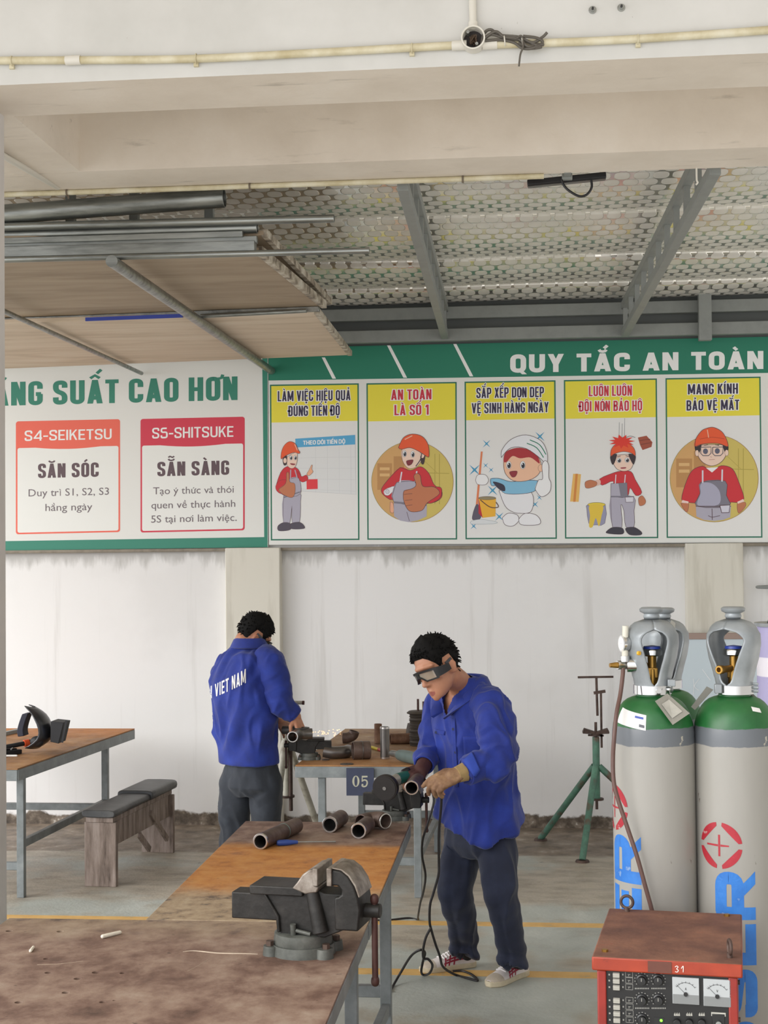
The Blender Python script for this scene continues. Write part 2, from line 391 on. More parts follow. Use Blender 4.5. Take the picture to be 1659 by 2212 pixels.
WALL = k.out(c)
k = LM('pilaster_plaster', .7)
c = k.mix(k.math('MULTIPLY', k.step(k.noise(7, 6, (1, 1, .12)), .5, .7), .5), '#d9d5c8', '#b3ad9d')
WALLB = k.out(c)
k = LM('beam_plaster', .75)
c = k.ramp(k.noise(2.2, 6), [(.3, '#d8cec0'), (.55, '#e4dbce'), (.75, '#ebe4d9')])
c = k.mix(k.math('MULTIPLY', k.step(k.noise(5, 7, (.5, 3, 3)), .62, .74), .45), c, '#8f8678')
k.bump(k.noise(30, 5), .15)
BEAM = k.out(c)
k = LM('fascia_paint', .7)
c = k.ramp(k.noise(1.8, 5), [(.3, '#c6c6c2'), (.6, '#d4d4d1')]); c = k.mix(k.math('MULTIPLY', k.step(k.noise(30, 3, (2, 1, 1)), .72, .76), .5), c, '#8b867c')
k.bump(k.noise(14, 5), .1)
FASCIA = k.out(c)
STEELG = M('painted_grey_steel', '#868a87', .5, .0, var=.12, scale=12)
GALV = M('galvanised_steel', '#9a9c99', .38, .85, stops=[(.3, '#7c7f7c'), (.55, '#a3a5a1'), (.75, '#b5b6b1')], scale=14, bump=.05)
# ---------------------------------------------------------------- the shell
YW = 10.45
XL, XR = -6.5, 4.5
mb = MB(); mb.bb(XL, XR, 1.5, 10.7, -.12, 0); struct('floor', mb, FLOOR, 'grey green workshop floor with bare brown earth along the wall', 'floor')
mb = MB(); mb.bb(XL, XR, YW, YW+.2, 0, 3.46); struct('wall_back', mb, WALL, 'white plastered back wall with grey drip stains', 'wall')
for i, (a, b, t) in enumerate(((487, 605, .10), (1483, 1607, .10))):
    mb = MB(); x0, x1 = U(a, 1300, YW-.1).x, U(b, 1300, YW-.1).x
    mb.bb(x0, x1, YW-t, YW+.01, 0, 1.975)
    struct('trim_%d' % (i+1), mb, WALLB, ('beige pilaster on the white wall behind the worker seen from the back', 'beige pilaster on the white wall behind the gas cylinders')[i], 'pilaster', bevel=.006)
# ledge under the signs
mb = MB(); mb.bb(XL, XR, YW-.05, YW+.02, 1.952, 1.974); struct('trim_3', mb, M('ledge', '#8d8577', .8, var=.35, scale=14), 'thin stained plaster ledge under the safety signs', 'ledge', bevel=.006)
# yellow floor lines
YEL = M('yellow_line_paint', '#d3a860', .6, stops=[(.30, '#a59a7c'), (.42, '#d0a55e'), (.7, '#dfb873')], scale=9)
for i, (y, w) in enumerate(((7.77, .085), (6.87, .095))):
    mb = MB(); mb.bb(XL, XR, y-w/2, y+w/2, 0, .0015); struct('trim_%d' % (4+i), mb, YEL, ('yellow painted line across the floor, the one farther back', 'yellow painted line across the floor at the feet of the front worker')[i], 'floor line')
# front beam, rear beam, left beam, slab
ZS = 3.57
mb = MB(); mb.bb(XL, XR, 4.93, 5.29, ZS, 4.4); o = struct('trim_6', mb, [FASCIA, BEAM], 'white front concrete beam carrying a conduit and junction box', 'beam')
for p in o.data.polygons: p.material_index = 1 if abs(p.normal.z) > .5 or p.normal.y > .5 else 0
mb = MB(); mb.bb(XL, XR, 6.10, 6.41, ZS, 4.4); struct('trim_7', mb, BEAM, 'beige rear concrete beam above the pipe rack', 'beam')
mb = MB(); mb.bb(-2.6, -1.885, 5.28, 6.105, ZS+.0005, 4.4); struct('trim_8', mb, BEAM, 'beige concrete beam running back along the left side', 'beam')
mb = MB(); mb.bb(XL, XR, 1.5, 6.41, 4.3, 4.45); struct('ceiling', mb, BEAM, 'plastered slab ceiling above the beams', 'ceiling')
xc = U(12, 900, 5.29).x
mb = MB(); mb.bb(xc-.42, xc, 4.935, 5.285, 0, ZS+.002); struct('trim_9', mb, M('column_paint', '#c9c6c3', .7, var=.08, scale=5), 'pale grey concrete column at the left edge behind the near bench', 'column')
# foil-lined roof: sagging bands with a pattern of stretched rounded cells
k = LM('foil_insulation', .42, .35)
def cell(ox, oy):
    fx = k.math('SUBTRACT', k.math('FRACT', k.math('ADD', k.math('DIVIDE', k.x, .098), ox)), .5)
    fy = k.math('SUBTRACT', k.math('FRACT', k.math('ADD', k.math('DIVIDE', k.y, .19), oy)), .5)
    px = k.math('POWER', k.math('ABSOLUTE', k.math('DIVIDE', fx, .40)), 3.); py = k.math('POWER', k.math('ABSOLUTE', k.math('DIVIDE', fy, .25)), 2.6)
    return k.math('ADD', px, py)
d_ = k.math('MINIMUM', cell(0, 0), cell(.5, .5))
ov = k.step(d_, 1.15, .8)
k.bump(ov, .35, .012)
k.l.new(k.mix(ov, '#d8d6ce', k.ramp(k.noise(3, 3), [(.35, '#e2e0d8'), (.65, '#f0eee8')])), k.b.inputs['Base Color'])
k.l.new(k.math('MULTIPLY_ADD', ov, -.55, .9), k.b.inputs['Metallic']); k.l.new(k.math('MULTIPLY_ADD', ov, .25, .16), k.b.inputs['Roughness'])
FOIL = k.m
mb = MB(); xs = np.linspace(XL, XR, 30); seams = [6.3, 7.38, 8.33, 9.27, 9.98, 10.46]; rows = []
for a, b in zip(seams[:-1], seams[1:]):
    for t in np.linspace(0, 1, 8):
        y = a+(b-a)*t; z = EYE + 1.74 + (10.4-y)*.0625 - .03*sin(pi*t) + .014*t; rows.append([V((x, y, z + .004*sin(x*3+y*2))) for x in xs])
mb.rings(rows, False, False)
o = struct('ceiling', mb, FOIL, 'silver foil insulation under the shed roof, sagging between purlins', 'roof lining', ang=80)
md = o.modifiers.new('solid', 'SOLIDIFY'); md.thickness = .02; md.offset = 1
mb = MB(); mb.bb(XL, XR, 6.3, 10.9, 4.12, 4.16); struct('ceiling', mb, M('roof_sheet', '#6e716e', .6), 'metal roof sheet above the foil lining', 'roof')
# wall head above the signs: dark grey sheeting, two rails, post
mb = MB(); mb.bb(XL, XR, YW-.01, YW+.05, 3.40, 4.1); struct('wall_back', mb, M('grey_sheet', '#5f6361', .5, .1), 'grey metal sheeting above the green safety sign', 'wall')
for i, (pyc, h, D, lab) in enumerate(((668, .085, 10.38, 'upper grey steel rail along the wall head'), (716, .085, 10.34, 'lower grey steel rail just above the green sign'))):
    mb = MB(); z = U(1300, pyc, D).z; mb.bb(XL, XR, D-.03, D+.03, z-h/2, z+h/2); struct('trim_%d' % (10+i), mb, STEELG, lab, 'rail', bevel=.004)
mb = MB(); x0, x1 = U(1508, 690, 10.28).x, U(1536, 690, 10.28).x; mb.bb(x0, x1, 10.24, 10.3, 3.36, 3.74); struct('trim_12', mb, STEELG, 'short grey steel post above the green sign near the right truss', 'post', bevel=.004)
# ladder trusses
def truss(n0, f0, label, g):
    a, b = U(*n0, 6.45), U(*f0, 10.3); t = thing('roof_truss', label, 'truss', (b.x, b.y, b.z), g)
    up = V((0, 0, .19)); mb = MB().bar(a, b, .05, .05); mb.build('lower_chord', STEELG, t, bevel=.004)
    MB().bar(a+up, b+up, .05, .05).build('upper_chord', STEELG, t, bevel=.004)
    for i in range(11):
        p = a.lerp(b, (i+.3)/10.4)
        MB().bar(p, p+up, .03, .04, (0, 1, 0)).build('web_post', STEELG, t)
truss((1545, 365), (1350, 720), 'grey steel ladder truss under the foil roof, the right one', 'roof trusses')
truss((870, 400), (961, 725), 'grey steel ladder truss under the foil roof, the left one', 'roof trusses')
# ---------------------------------------------------------------- conduits on the beams
PVC = M('aged_cream_conduit', '#cfc6a6', .45, stops=[(.35, '#b9ad86'), (.55, '#d6cfb4'), (.7, '#dfdccb')], scale=5)
PVCW = M('white_conduit', '#d9d6cc', .45); DARK = M('dark_iron', '#2b2a2a', .5); BLK = M('black_plastic', '#17171a', .4)
RUSTC = M('rusty_clip', '#6f6355', .6)
yA = 4.93
def onA(px, py, d=.0): return U(px, py, yA-d)
t = thing('conduit', 'cream plastic conduit running across the white front beam', 'conduit', onA(830, 100, .02))
MB().tube(catmull([onA(x, y, .016) for x, y in ((-40, 131), (160, 130), (420, 127), (700, 113), (1000, 97))], 5), .0135).build('pipe', PVC, t)
MB().tube(catmull([onA(x, y, .016) for x, y in ((1050, 97), (1300, 88), (1520, 75), (1700, 62))], 5), .0135).build('pipe', PVC, t)
for x, y in ((158, 130), (992, 98), (1058, 96)):
    MB().cyl(onA(x-16, y+.8, .016), onA(x+16, y-.8, .016), .0165).build('coupling', PVCW, t)
for x, y in ((26, 132), (424, 127), (890, 104), (1378, 85)):
    mb = MB().torus(onA(x, y, .016), (1, 0, 0), .0165, .002, 16, 6); mb.box(onA(x, y+13, .006), (.016, .012, .014)); mb.build('clip', PVC, t)
t = thing('conduit', 'white conduit rising vertically from the round junction box', 'conduit', onA(1021, 40, .02))
MB().tube([onA(1020, -30, .016), onA(1022, 64, .016)], .0125).build('pipe', PVCW, t)
MB().cyl(onA(1022, 48, .016), onA(1022, 66, .016), .0155).build('coupling', PVCW, t)
c = onA(1023, 91); t = thing('junction_box', 'open round junction box with wires inside on the white front beam', 'junction box', c)
mb = MB().lathe([(.036, 0), (.040, .002), (.040, .05), (.035, .05), (.034, .012), (.001, .012)], c, (0, -1, 0), 36, False); mb.build('box', PVCW, t)
MB().lathe([(.001, .013), (.033, .013)], c, (0, -1, 0), 30, False).build('back_plate', M('box_inside', '#2a2220', .6), t)
for dx, dz in ((-.017, .02), (.012, -.02)):
    MB().lathe([(.001, .045), (.005, .045), (.006, .015)], c+V((dx, 0, dz)), (0, -1, 0), 12, False).build('screw', GALV, t)
mb = MB()
for j in range(4): mb.tube(catmull([c+V((.012*cos(a*1.9+j), -.02-.007*(a % 3), .017*sin(a*2.3+j*2))) for a in range(5)], 4), .0022, 6)
mb.build('wire', M('wire_mix', '#4b3a2c', .5), t)
def wire(pts, r, mat, name, label, cat, k=6, group=None): return solo(name, MB().tube(catmull(pts, k), r, 8), mat, label, cat, group)
t = thing('cable_bundle', 'tangled bundle of grey cut cables tied beside the junction box', 'cable', onA(1110, 85, .03))
WIREG = M('grey_cable', '#5a554d', .5)
for pts in (((1040, 95), (1046, 72), (1060, 64), (1080, 76), (1120, 80), (1150, 92), (1172, 80), (1182, 70)),
            ((1040, 92), (1060, 75), (1090, 82), (1130, 88), (1160, 98), (1168, 102), (1140, 104), (1120, 92)),
            ((1044, 84), (1070, 68), (1090, 80), (1120, 84), (1140, 100), (1160, 96), (1174, 97)),
            ((1048, 88), (1080, 86), (1110, 92), (1128, 104), (1150, 104), (1172, 92), (1160, 82), (1130, 78))):
    MB().tube(catmull([onA(x, y, .03+.012*random.random()) for x, y in pts], 6), .005, 8).build('cable', WIREG, t)
MB().tube(catmull([onA(x, y, .045) for x, y in ((1116, 82), (1127, 78), (1130, 100), (1124, 118), (1121, 143))], 5), .0035, 6).build('loose_end', WIREG, t)
for x in (1090, 1128): MB().torus(onA(x, 88, .03), (1, 0, .1), .016, .0022, 16, 6).build('tie', PVCW, t)
for i, (x, y) in enumerate(((1280, 22), (1342, 17))):
    p = onA(x, y); t = thing('anchor_bolt', ('anchor bolt in the white beam, the one nearer the conduit riser', 'anchor bolt in the white beam, the one nearer the right edge')[i], 'bolt', p, 'bolts in the white beam')
    MB().lathe([(.013, 0), (.013, .003)], p, (0, -1, 0), 20).build('washer', GALV, t)
    MB().lathe([(.008, .002), (.008, .012)], p, (0, -1, 0), 6).build('nut', GALV, t); MB().cyl(p, p+V((0, -.022, 0)), .004, n=10).build('stud', DARK, t)
# lower conduit along the rear beam, and the one along the left beam
yB = 6.40; zB = ZS-.016
def onB(px, z=ZS-.012): d = ray(px, 395); p = U(px, 395, yB); p.z = z; return p
t = thing('conduit', 'cream conduit clipped under the far edge of the rear beam', 'conduit', onB(500))
MB().tube([onB(-10), onB(1175)], .012).build('pipe', PVC, t)
for x in (145, 540, 1000): MB().torus(onB(x), (1, 0, 0), .015, .004, 16, 6).build('clip', RUSTC, t)
MB().tube([onB(147), onB(148, ZS-.04)], .004, 6).build('hook', RUSTC, t)
t = thing('conduit', 'white conduit under the left beam running back to the rear beam', 'conduit', V((-2.05, 6.0, ZS)))
a = U(125, 404, 6.37); b = Uz(10, 338, ZS-.014); b2 = a.lerp(b, 1.5)
MB().tube([a, b2], .014).build('pipe', PVCW, t)
a = onB(1505, ZS); t = thing('ceiling_hook', 'small white wire hook hanging under the rear beam at the right', 'hook', a)
MB().tube(catmull([a, a+V((0, 0, -.05)), a+V((.004, 0, -.062)), a+V((-.004, 0, -.072))], 4), .004, 6).build('wire', PVCW, t)
# dark batten lamp under the rear beam with a looping cable
p0, p1 = U(1139, 397, 6.52), U(1309, 380, 6.52); t = thing('batten_lamp', 'black unlit batten lamp with looped cable below the rear beam', 'lamp', (p0+p1)/2)
MB().bar(p0, p1, .05, .026).build('housing', BLK, t, bevel=.004)
MB().bar(p0+V((.004, 0, -.014)), p1+V((-.004, 0, -.014)), .035, .006).build('tube_cover', M('smoked_cover', '#3a3836', .3), t)
q = U(1225, 382, 6.49); MB().box(q, (.045, .03, .03)).build('bracket', STEELG, t, bevel=.003); MB().bar(q, V((q.x, 6.40, ZS)), .03, .006).build('strap', STEELG, t)
MB().tube(catmull([U(x, y, 6.48) for x, y in ((1213, 388), (1219, 402), (1232, 414), (1252, 424), (1268, 420), (1278, 405), (1277, 388))], 6), .0055, 8).build('cable', BLK, t)
# ---------------------------------------------------------------- loft rack with boards and pipes, upper left
PIPEG = M('zinc_pipe', '#8b8d8a', .35, .8, stops=[(.3, '#6b6e6b'), (.55, '#979a96'), (.75, '#a9aba6')], scale=8, stretch=(.4, 3, 3))
PLY = M('plywood', '#c9b79d', .65, stops=[(.3, '#b7a48b'), (.5, '#cbb9a2'), (.7, '#d3c5b1')], scale=2.2, stretch=(.35, 2, 1), distort=1.2, detail=4)
PLYD = M('plywood_brown', '#9a8973', .65, stops=[(.3, '#85735d'), (.5, '#9c8a73'), (.7, '#a8977f')], scale=2.2, stretch=(.35, 2, 1), distort=1.2, detail=4)
TAPE = M('edge_tape', '#8e8270', .6, stops=[(.35, '#5e5245'), (.5, '#a79c8a'), (.62, '#c8c2b4')], scale=14)
ZP = 3.235
def R_(px, py, z=ZP): return Uz(px, py, z)
t = thing('storage_rack', 'overhead grey pipe rack hung above the left sign carrying boards', 'rack', R_(575, 795))
a, b = R_(575, 793), R_(241, 564); a.y = 10.40; MB().cyl(b, a, .027).build('pole', PIPEG, t)
b2, a2 = R_(70, 700), R_(265, 788); a2.y = 10.38; MB().cyl(b2-(a2-b2)*1.4, a2, .014).build('pole', PIPEG, t)
a3 = R_(10, 683); b3 = R_(75, 707)
zf = ZP+.05
p, q = Uz(-60, 696, zf), Uz(690, 668, zf); MB().bar(p, q, .035, .03).build('cross_rail', GALV, t, bevel=.003)
MB().bar(Uz(185, 690, zf-.02), Uz(395, 682, zf-.02), .012, .02).build('blue_strip', M('blue_paint', '#2c3f9c', .5), t)
MB().cyl(Uz(434, 683, zf-.02), Uz(662, 671, zf-.02), .012).build('cross_rail', PIPEG, t)
for x in (178, 312, 470): 
    w = U(x, 470, 6.9); MB().bb(w.x-.02, w.x+.02, 6.70, 6.74, 3.44, 4.1).build('hanger', STEELG, t)

# boards: two front ones stacked, two rear ones
def board(pix, z, th, mat, label, edge=True):
    P = [Uz(x, y, z) for x, y in pix]; c = sum(P, V())/4; t = thing('plywood_board', label, 'board', (c.x, c.y, z), 'boards on the loft rack')
    MB().prism([(p.x, p.y) for p in P], lambda a, b, w: V((a, b, w)), z, z+th).build('sheet', mat, t, bevel=.003)
    if edge:
        a, b = P[1], P[2]; MB().bar(a+V((0, 0, th/2)), b+V((0, 0, th/2)), .03, th+.012).build('edge_strip', TAPE, t, bevel=.003)
    return t
zf2 = ZP+.066
board([(-80, 560), (560, 548), (700, 664), (-80, 690)], zf2, .03, PLYD, 'tan plywood board with taped edge, lowest board over the front half of the rack')
board([(-80, 522), (571, 508), (712, 656), (-80, 660)], zf2+.07, .022, PLYD, 'second taped board lying just above the front tan board')
board([(-80, 702), (684, 676), (756, 767), (-80, 800)], ZP+.03, .025, PLY, 'pale plywood board with taped edge over the rear half of the rack')
# pipes and sections stored along the rack front
YP = 6.56
def rackpipe(y0, x1, y1, wpx, label, kind='round', D=YP, mat=PIPEG, x0=-120):
    y0_ = y0 + (y0-y1)/(x1-12)*(12-x0)
    a, b = U(x0, y0_, D), U(x1, y1, D); w = wpx*D/FPX; mb = MB()
    if kind == 'round': mb.pipe(a, b, w/2, w/2-.004)
    elif kind == 'solid': mb.bar(a, b, w, w)
    else:
        mb.bar(a, b, w*1.2, .004); mb.bar(a+V((0, -w*.6, w*.5-.002)), b+V((0, -w*.6, w*.5-.002)), .004, w); mb.bar(a+V((0, w*.6, w*.5)), b+V((0, w*.6, w*.5)), .004, w)
    nm = {'round': 'steel_pipe', 'solid': 'steel_tube', 'channel': 'steel_channel'}[kind]
    return solo(nm, mb, mat, label, 'pipe' if kind == 'round' else 'steel bar', 'steel stock on the loft rack', bevel=0 if kind == 'round' else .002)
rackpipe(463, 485, 427, 44, 'thickest grey pipe stored highest on the rack under the rear beam', D=6.50)
rackpipe(490, 722, 472, 18, 'long thin grey pipe lying on top of the stacked steel sections', D=6.48)
rackpipe(508, 556, 492, 24, 'grey pipe just below the long thin top pipe', D=6.52)
rackpipe(521, 525, 506, 13, 'shortest thin steel tube in the middle of the stack', 'solid', D=6.50)
rackpipe(532, 556, 518, 15, 'thin steel tube below the shortest one in the stack', 'solid', D=6.52)
rackpipe(548, 552, 535, 27, 'thick square steel tube near the bottom of the stack', 'solid', D=6.52)
rackpipe(561, 798, 541, 14, 'longest thin pipe, lowest of the stack and reaching farthest right', D=6.46)
# ---------------------------------------------------------------- safety signs on the back wall
YS = YW-.03
def flat(hexc, rough=.5): return M('print_'+hexc[1:], tuple(min(.86, x*1.12) for x in lin(hexc)), rough)
class Art(MB, FLATS):
    """flat printed shapes on a sign, drawn on the sign's face"""
    def __init__(s, f=lambda x, y: (x, y), y=YS): super().__init__(); s.fx = f; s.mats = []; s.lay = 0; s.y = y; s.k = 0
    def P(s, x, y, lay=None): x, y = s.fx(x, y); return U(x, y, s.y - .0006 - .00006*(s.lay if lay is None else lay) - .000012*(s.k % 14))
    def col(s, h):
        m = flat(h)
        if m not in s.mats: s.mats.append(m)
        s.mi = s.mats.index(m)
    def poly(s, pts, h, smooth=0):
        s.col(h); s.lay += 1
        if smooth: pts = [(p.x, p.y) for p in catmull([(x, y, 0) for x, y in pts], smooth, True)]
        return s.add([s.P(*p) for p in pts], [tuple(range(len(pts)))])
    def blob(s, pts, h, line=None, w=1.6, k=5):
        s.poly(pts, h, k)
        if line: s.stroke(list(pts)+[pts[0]], line, w, k)
        return s
    def shape(s, pts, h, line=None, w=1.6):
        s.poly(pts, h)
        if line: s.stroke(list(pts)+[pts[0]], line, w, 0)
    def ell(s, x, y, rx, ry, h, line=None, w=1.5, rot=0, n=28):
        pts = [(x+rx*cos(a)*cos(rot)-ry*sin(a)*sin(rot), y+rx*cos(a)*sin(rot)+ry*sin(a)*cos(rot)) for a in [2*pi*i/n for i in range(n)]]
        s.poly(pts, h)
        if line: s.stroke(pts+[pts[0]], line, w, 0)
    def rect(s, x0, y0, x1, y1, h): s.poly([(x0, y0), (x1, y0), (x1, y1), (x0, y1)], h)
    def stroke(s, pts, h, w=2., k=4):
        s.col(h); s.lay += 1; P = [V((x, y, 0)) for x, y in pts]
        if k: P = catmull(P, k)
        A = []
        for i, p in enumerate(P):
            d = P[min(i+1, len(P)-1)]-P[max(i-1, 0)]
            if d.length < 1e-6: d = V((1, 0, 0))
            d.normalize(); nn = V((-d.y, d.x, 0))*w/2; A.append((p+nn, p-nn))
        vs = [s.P(q.x, q.y) for ab in A for q in ab]; return s.add(vs, [(2*i, 2*i+1, 2*i+3, 2*i+2) for i in range(len(A)-1)])
    def frame(s, q, h, w):
        (a, b, c, d) = q; cx = sum(p[0] for p in q)/4; cy = sum(p[1] for p in q)/4
        inn = [(x+(w if x < cx else -w), y+(w if y < cy else -w)) for x, y in q]
        s.col(h); s.lay += 1; s.add([s.P(*p) for p in list(q)+inn], [(0, 1, 5, 4), (1, 2, 6, 5), (2, 3, 7, 6), (3, 0, 4, 7)])
    def text(s, body, x0, x1, yb0, yb1, hgt, h, W=.44, t=.165, g=0., plain=False, gap=.085, word=.24):
        s.col(h); s.lay += 3; O, w = plainline(body) if plain else boldline(body, W, t, g, gap, word)
        for s.k, p in enumerate(O): s.add([s.P(x0+(x1-x0)*x/w, yb0+(yb1-yb0)*x/w-hgt*y) for x, y in p], [tuple(range(len(p)))])
        s.k = 0; return s
    def add(s, vs, fs):
        vs = [V(v) for v in vs]; out = []
        for f in fs:
            n = sum(((vs[f[i]].x*vs[f[(i+1) % len(f)]].z - vs[f[(i+1) % len(f)]].x*vs[f[i]].z) for i in range(len(f))), 0.)
            out.append(tuple(f) if n > 0 else tuple(f)[::-1])
        return super().add(vs, out)
    def make(s, name, parent): return s.build(name, s.mats, parent, smooth=False)
def signboard(name, label, poly, th=.03):
    P = [U(x, y, YS) for x, y in poly]; c = sum(P, V())/len(P); t = thing(name, label, 'sign', (c.x, YS, min(p.z for p in P)))
    MB().prism([(p.x, p.z) for p in P], lambda a, b, w: V((a, w, b)), YS, YW+.0).build('board', flat('#d9d9d4'), t); return t
GRN = '#17735a'; GRL = '#2f7d68'; INK = '#2d2440'; WHT = '#e6e6e1'; RED = '#c4262f'
def O5(x, y): return (x/2.8603, 760+y/2.8609)       # the five coordinates used while tracing the prints
def O6(x, y): return (570+x/3.0722, 780+y/3.0714)
def O7(x, y): return (1100+x/2.9678, 780+y/2.9667)
tl = signboard('five_s_sign', 'white workplace sign with green heading and two red cards, left board', [(-60, 735), (579, 735), (579, 1182), (-60, 1190)])
a = Art(); a.poly([(566, 735), (578, 735), (578, 1182), (571, 1182)], GRL); a.poly([(-60, 1170), (578, 1160), (578, 1182), (-60, 1190)], GRL); a.text('NĂNG SUẤT CAO HƠN', -52, 513, 878, 864, 51, GRL, .46, .18); a.make('sign_face', tl)
def card(q, col, label_, lt, body, lines):
    a = Art(O5); x0, y0, x1, y1 = q; r = 14; sk = -.022
    def rr(x0, y0, x1, y1, r):
        pts = []
        for cx, cy, a0 in ((x1-r, y0+r, -90), (x1-r, y1-r, 0), (x0+r, y1-r, 90), (x0+r, y0+r, 180)):
            for i in range(6): t = radians(a0+90*i/5); pts.append((cx+r*cos(t), cy+r*sin(t)))
        return [(x, y+(x-x0)*sk) for x, y in pts]
    a.poly(rr(x0, y0, x1, y1, 16), col); a.lay += 1; a.poly(rr(x0+10, y0+165, x1-10, y1-10, 12), '#dedfda')
    n = 12; pts = [(x0+10+(x1-x0-20)*i/n, y0+162+25*sin(pi*i/n)-20+(10+(x1-x0-20)*i/n)*sk+10) for i in range(n+1)]
    pts = [(x0+10, y0+140+10*sk), (x1-10, y0+140+(x1-x0)*sk)] + pts[::-1]
    a.poly(pts, col)
    for (s, xa, xb, yb, h, c, k) in lines: a.text(s, xa, xb, yb, yb+(xb-xa)*sk, h, c, plain=k == 0, **({} if k == 0 else dict(W=.62, t=.15, gap=.1) if k == 1 else dict(W=.42, t=.17)))
    o = a.make('card', tl); o['label'] = label_
card((98, 430, 742, 1128), '#e0634f', 'orange bordered card', '', '', [('S4-SEIKETSU', 152, 690, 551, 64, WHT, 1), ('SĂN SÓC', 235, 610, 780, 88, '#5a474c', 2), ('Duy trì S1, S2, S3', 172, 678, 894, 44, '#6b6064', 0), ('hằng ngày', 276, 570, 984, 44, '#6b6064', 0)])
card((868, 415, 1512, 1117), '#c93348', 'crimson bordered card', '', '', [('S5-SHITSUKE', 940, 1442, 536, 66, WHT, 1), ('SẴN SÀNG', 972, 1416, 769, 88, '#5a474c', 2), ('Tạo ý thức và thói', 945, 1448, 881, 43, '#6b6064', 0), ('quen về thực hành', 932, 1458, 969, 43, '#6b6064', 0), ('5S tại nơi làm việc.', 930, 1466, 1056, 44, '#6b6064', 0)])
# right board
tr = signboard('safety_rules_sign', 'long white safety sign with green title band and five worker posters', [(580, 752), (1760, 725), (1760, 1171), (581, 1177)])
a = Art(); a.poly([(580, 752), (1760, 725), (1760, 804), (580, 822)], GRN)
for x, y0, y1 in ((695, 772, 818), (836, 746, 816), (979, 743, 813)):
    k = .52; a.poly([(x, y0), (x+7, y0), (x+7+k*(y1-y0), y1), (x-1+k*(y1-y0), y1)], WHT)
a.text('QUY TẮC AN TOÀN', 1102, 1649, 805, 797, 39, WHT, .68, .235, gap=.12, word=.42); a.make('title_band', tr)
def poster(fr, yh, head, col):
    a = Art(); (x0, y0, x1, y1, x2, y2, x3, y3) = fr; q = [(x0, y0), (x1, y1), (x2, y2), (x3, y3)]
    a.poly(q, '#dcdbd8'); a.poly([(x0, y0), (x1, y1), (x1+.3, yh-4), (x0+.3, yh)], '#dfd23a'); a.frame(q, '#1f6b52', 3)
    for s, xa, xb, yb in head: a.text(s, xa, xb, yb, yb-(xb-xa)*.016, 22, '#f3f1e4', .42, .15, .07)
    for s, xa, xb, yb in head: a.text(s, xa, xb, yb, yb-(xb-xa)*.016, 22, col, .42, .15)
    return a
def sub(a, name, po): pass
def mk(name, f, po, lay=4): po.fx = f; return po
OUT = '#4a2f33'; SKIN = '#e0a583'; FACE = '#ecc6b4'; ORG = '#dd5426'; ORGD = '#b93e1c'; GREY = '#a6a2b0'; GREYD = '#76737f'; BROWN = '#b8714c'; YG = '#c6b35c'; TAN = '#c99c62'
posters = []
PF = [((583, 831, 775, 828, 776.5, 1166.5, 585, 1167.5), 913, [('LÀM VIỆC HIỆU QUẢ', 600, 757, 867), ('ĐÚNG TIẾN ĐỘ', 623, 734, 899)], INK),
      ((791.5, 828, 986.5, 825, 987.5, 1165.5, 793.5, 1166), 910.5, [('AN TOÀN', 845, 932, 864), ('LÀ SỐ 1', 852, 926, 897)], '#c02a3a'),
      ((1003.5, 824.5, 1200, 821.5, 1203, 1164, 1005.5, 1165), 908, [('SẮP XẾP DỌN DẸP', 1029, 1175, 860), ('VỆ SINH HÀNG NGÀY', 1019, 1185, 893)], INK),
      ((1218, 821, 1419, 817.5, 1422, 1162.5, 1220.5, 1163.5), 905, [('LUÔN LUÔN', 1272, 1365, 856), ('ĐỘI NÓN BẢO HỘ', 1251, 1387, 889)], '#c02a3a'),
      ((1437.5, 817, 1643, 813.5, 1647, 1161.5, 1440, 1162), 901, [('MANG KÍNH', 1486, 1594, 852), ('BẢO VỆ MẮT', 1483, 1597, 887)], INK)]
for f in PF:
    posters.append(poster(*f))
def eyes(a, pts, rx, ry, iris='#2b2a33'):
    for x, y in pts: a.ell(x, y, rx, ry, '#efefec', OUT, 1.5); a.ell(x+rx*.1, y+ry*.1, rx*.68, ry*.72, iris); a.ell(x-rx*.15, y-ry*.25, rx*.2, ry*.2, '#efefec')
# poster 1: worker pointing at a blue planning chart
a = mk('x', O6, posters[0])
a.poly([(208, 515), (605, 487), (612, 885), (245, 862)], '#d6d7d6'); a.stroke([(605, 487), (612, 885), (245, 862)], '#b9babb', 2, 0)
for i in range(1, 5): a.stroke([(245+78*i+20, 560), (245+78*i+22, 868+i*4)], '#c2c3c4', 1.5, 0); a.stroke([(215, 575+68*i), (608, 560+76*i)], '#c2c3c4', 1.5, 0)
a.poly([(208, 515), (605, 490), (606, 553), (211, 573)], '#4f9fc9'); a.text('THEO DÕI TIẾN ĐỘ', 260, 540, 556, 546, 28, WHT, .7, .2)
a.poly([(283, 785), (356, 783), (357, 848), (284, 851)], '#d8343c'); sub(a, 'chart_print', posters[0])
a = mk('x', O6, posters[0], 14)
a.blob([(130, 895), (238, 880), (243, 930), (236, 1070), (188, 1070), (186, 960), (172, 1072), (130, 1072)], GREY, OUT, 2, 3)
a.blob([(92, 1095), (125, 1072), (172, 1076), (176, 1118), (100, 1126)], '#4b4450', OUT); a.blob([(178, 1078), (235, 1068), (268, 1094), (262, 1112), (180, 1112)], '#4b4450', OUT)
a.blob([(110, 740), (150, 700), (215, 708), (245, 755), (238, 800), (240, 880), (130, 890), (100, 840), (80, 830)], RED, OUT, 2, 4)
a.blob([(225, 730), (250, 765), (282, 756), (292, 785), (255, 803), (228, 775)], RED, OUT)
a.blob([(283, 750), (300, 722), (316, 690), (322, 694), (318, 716), (326, 735), (300, 760)], SKIN, OUT)
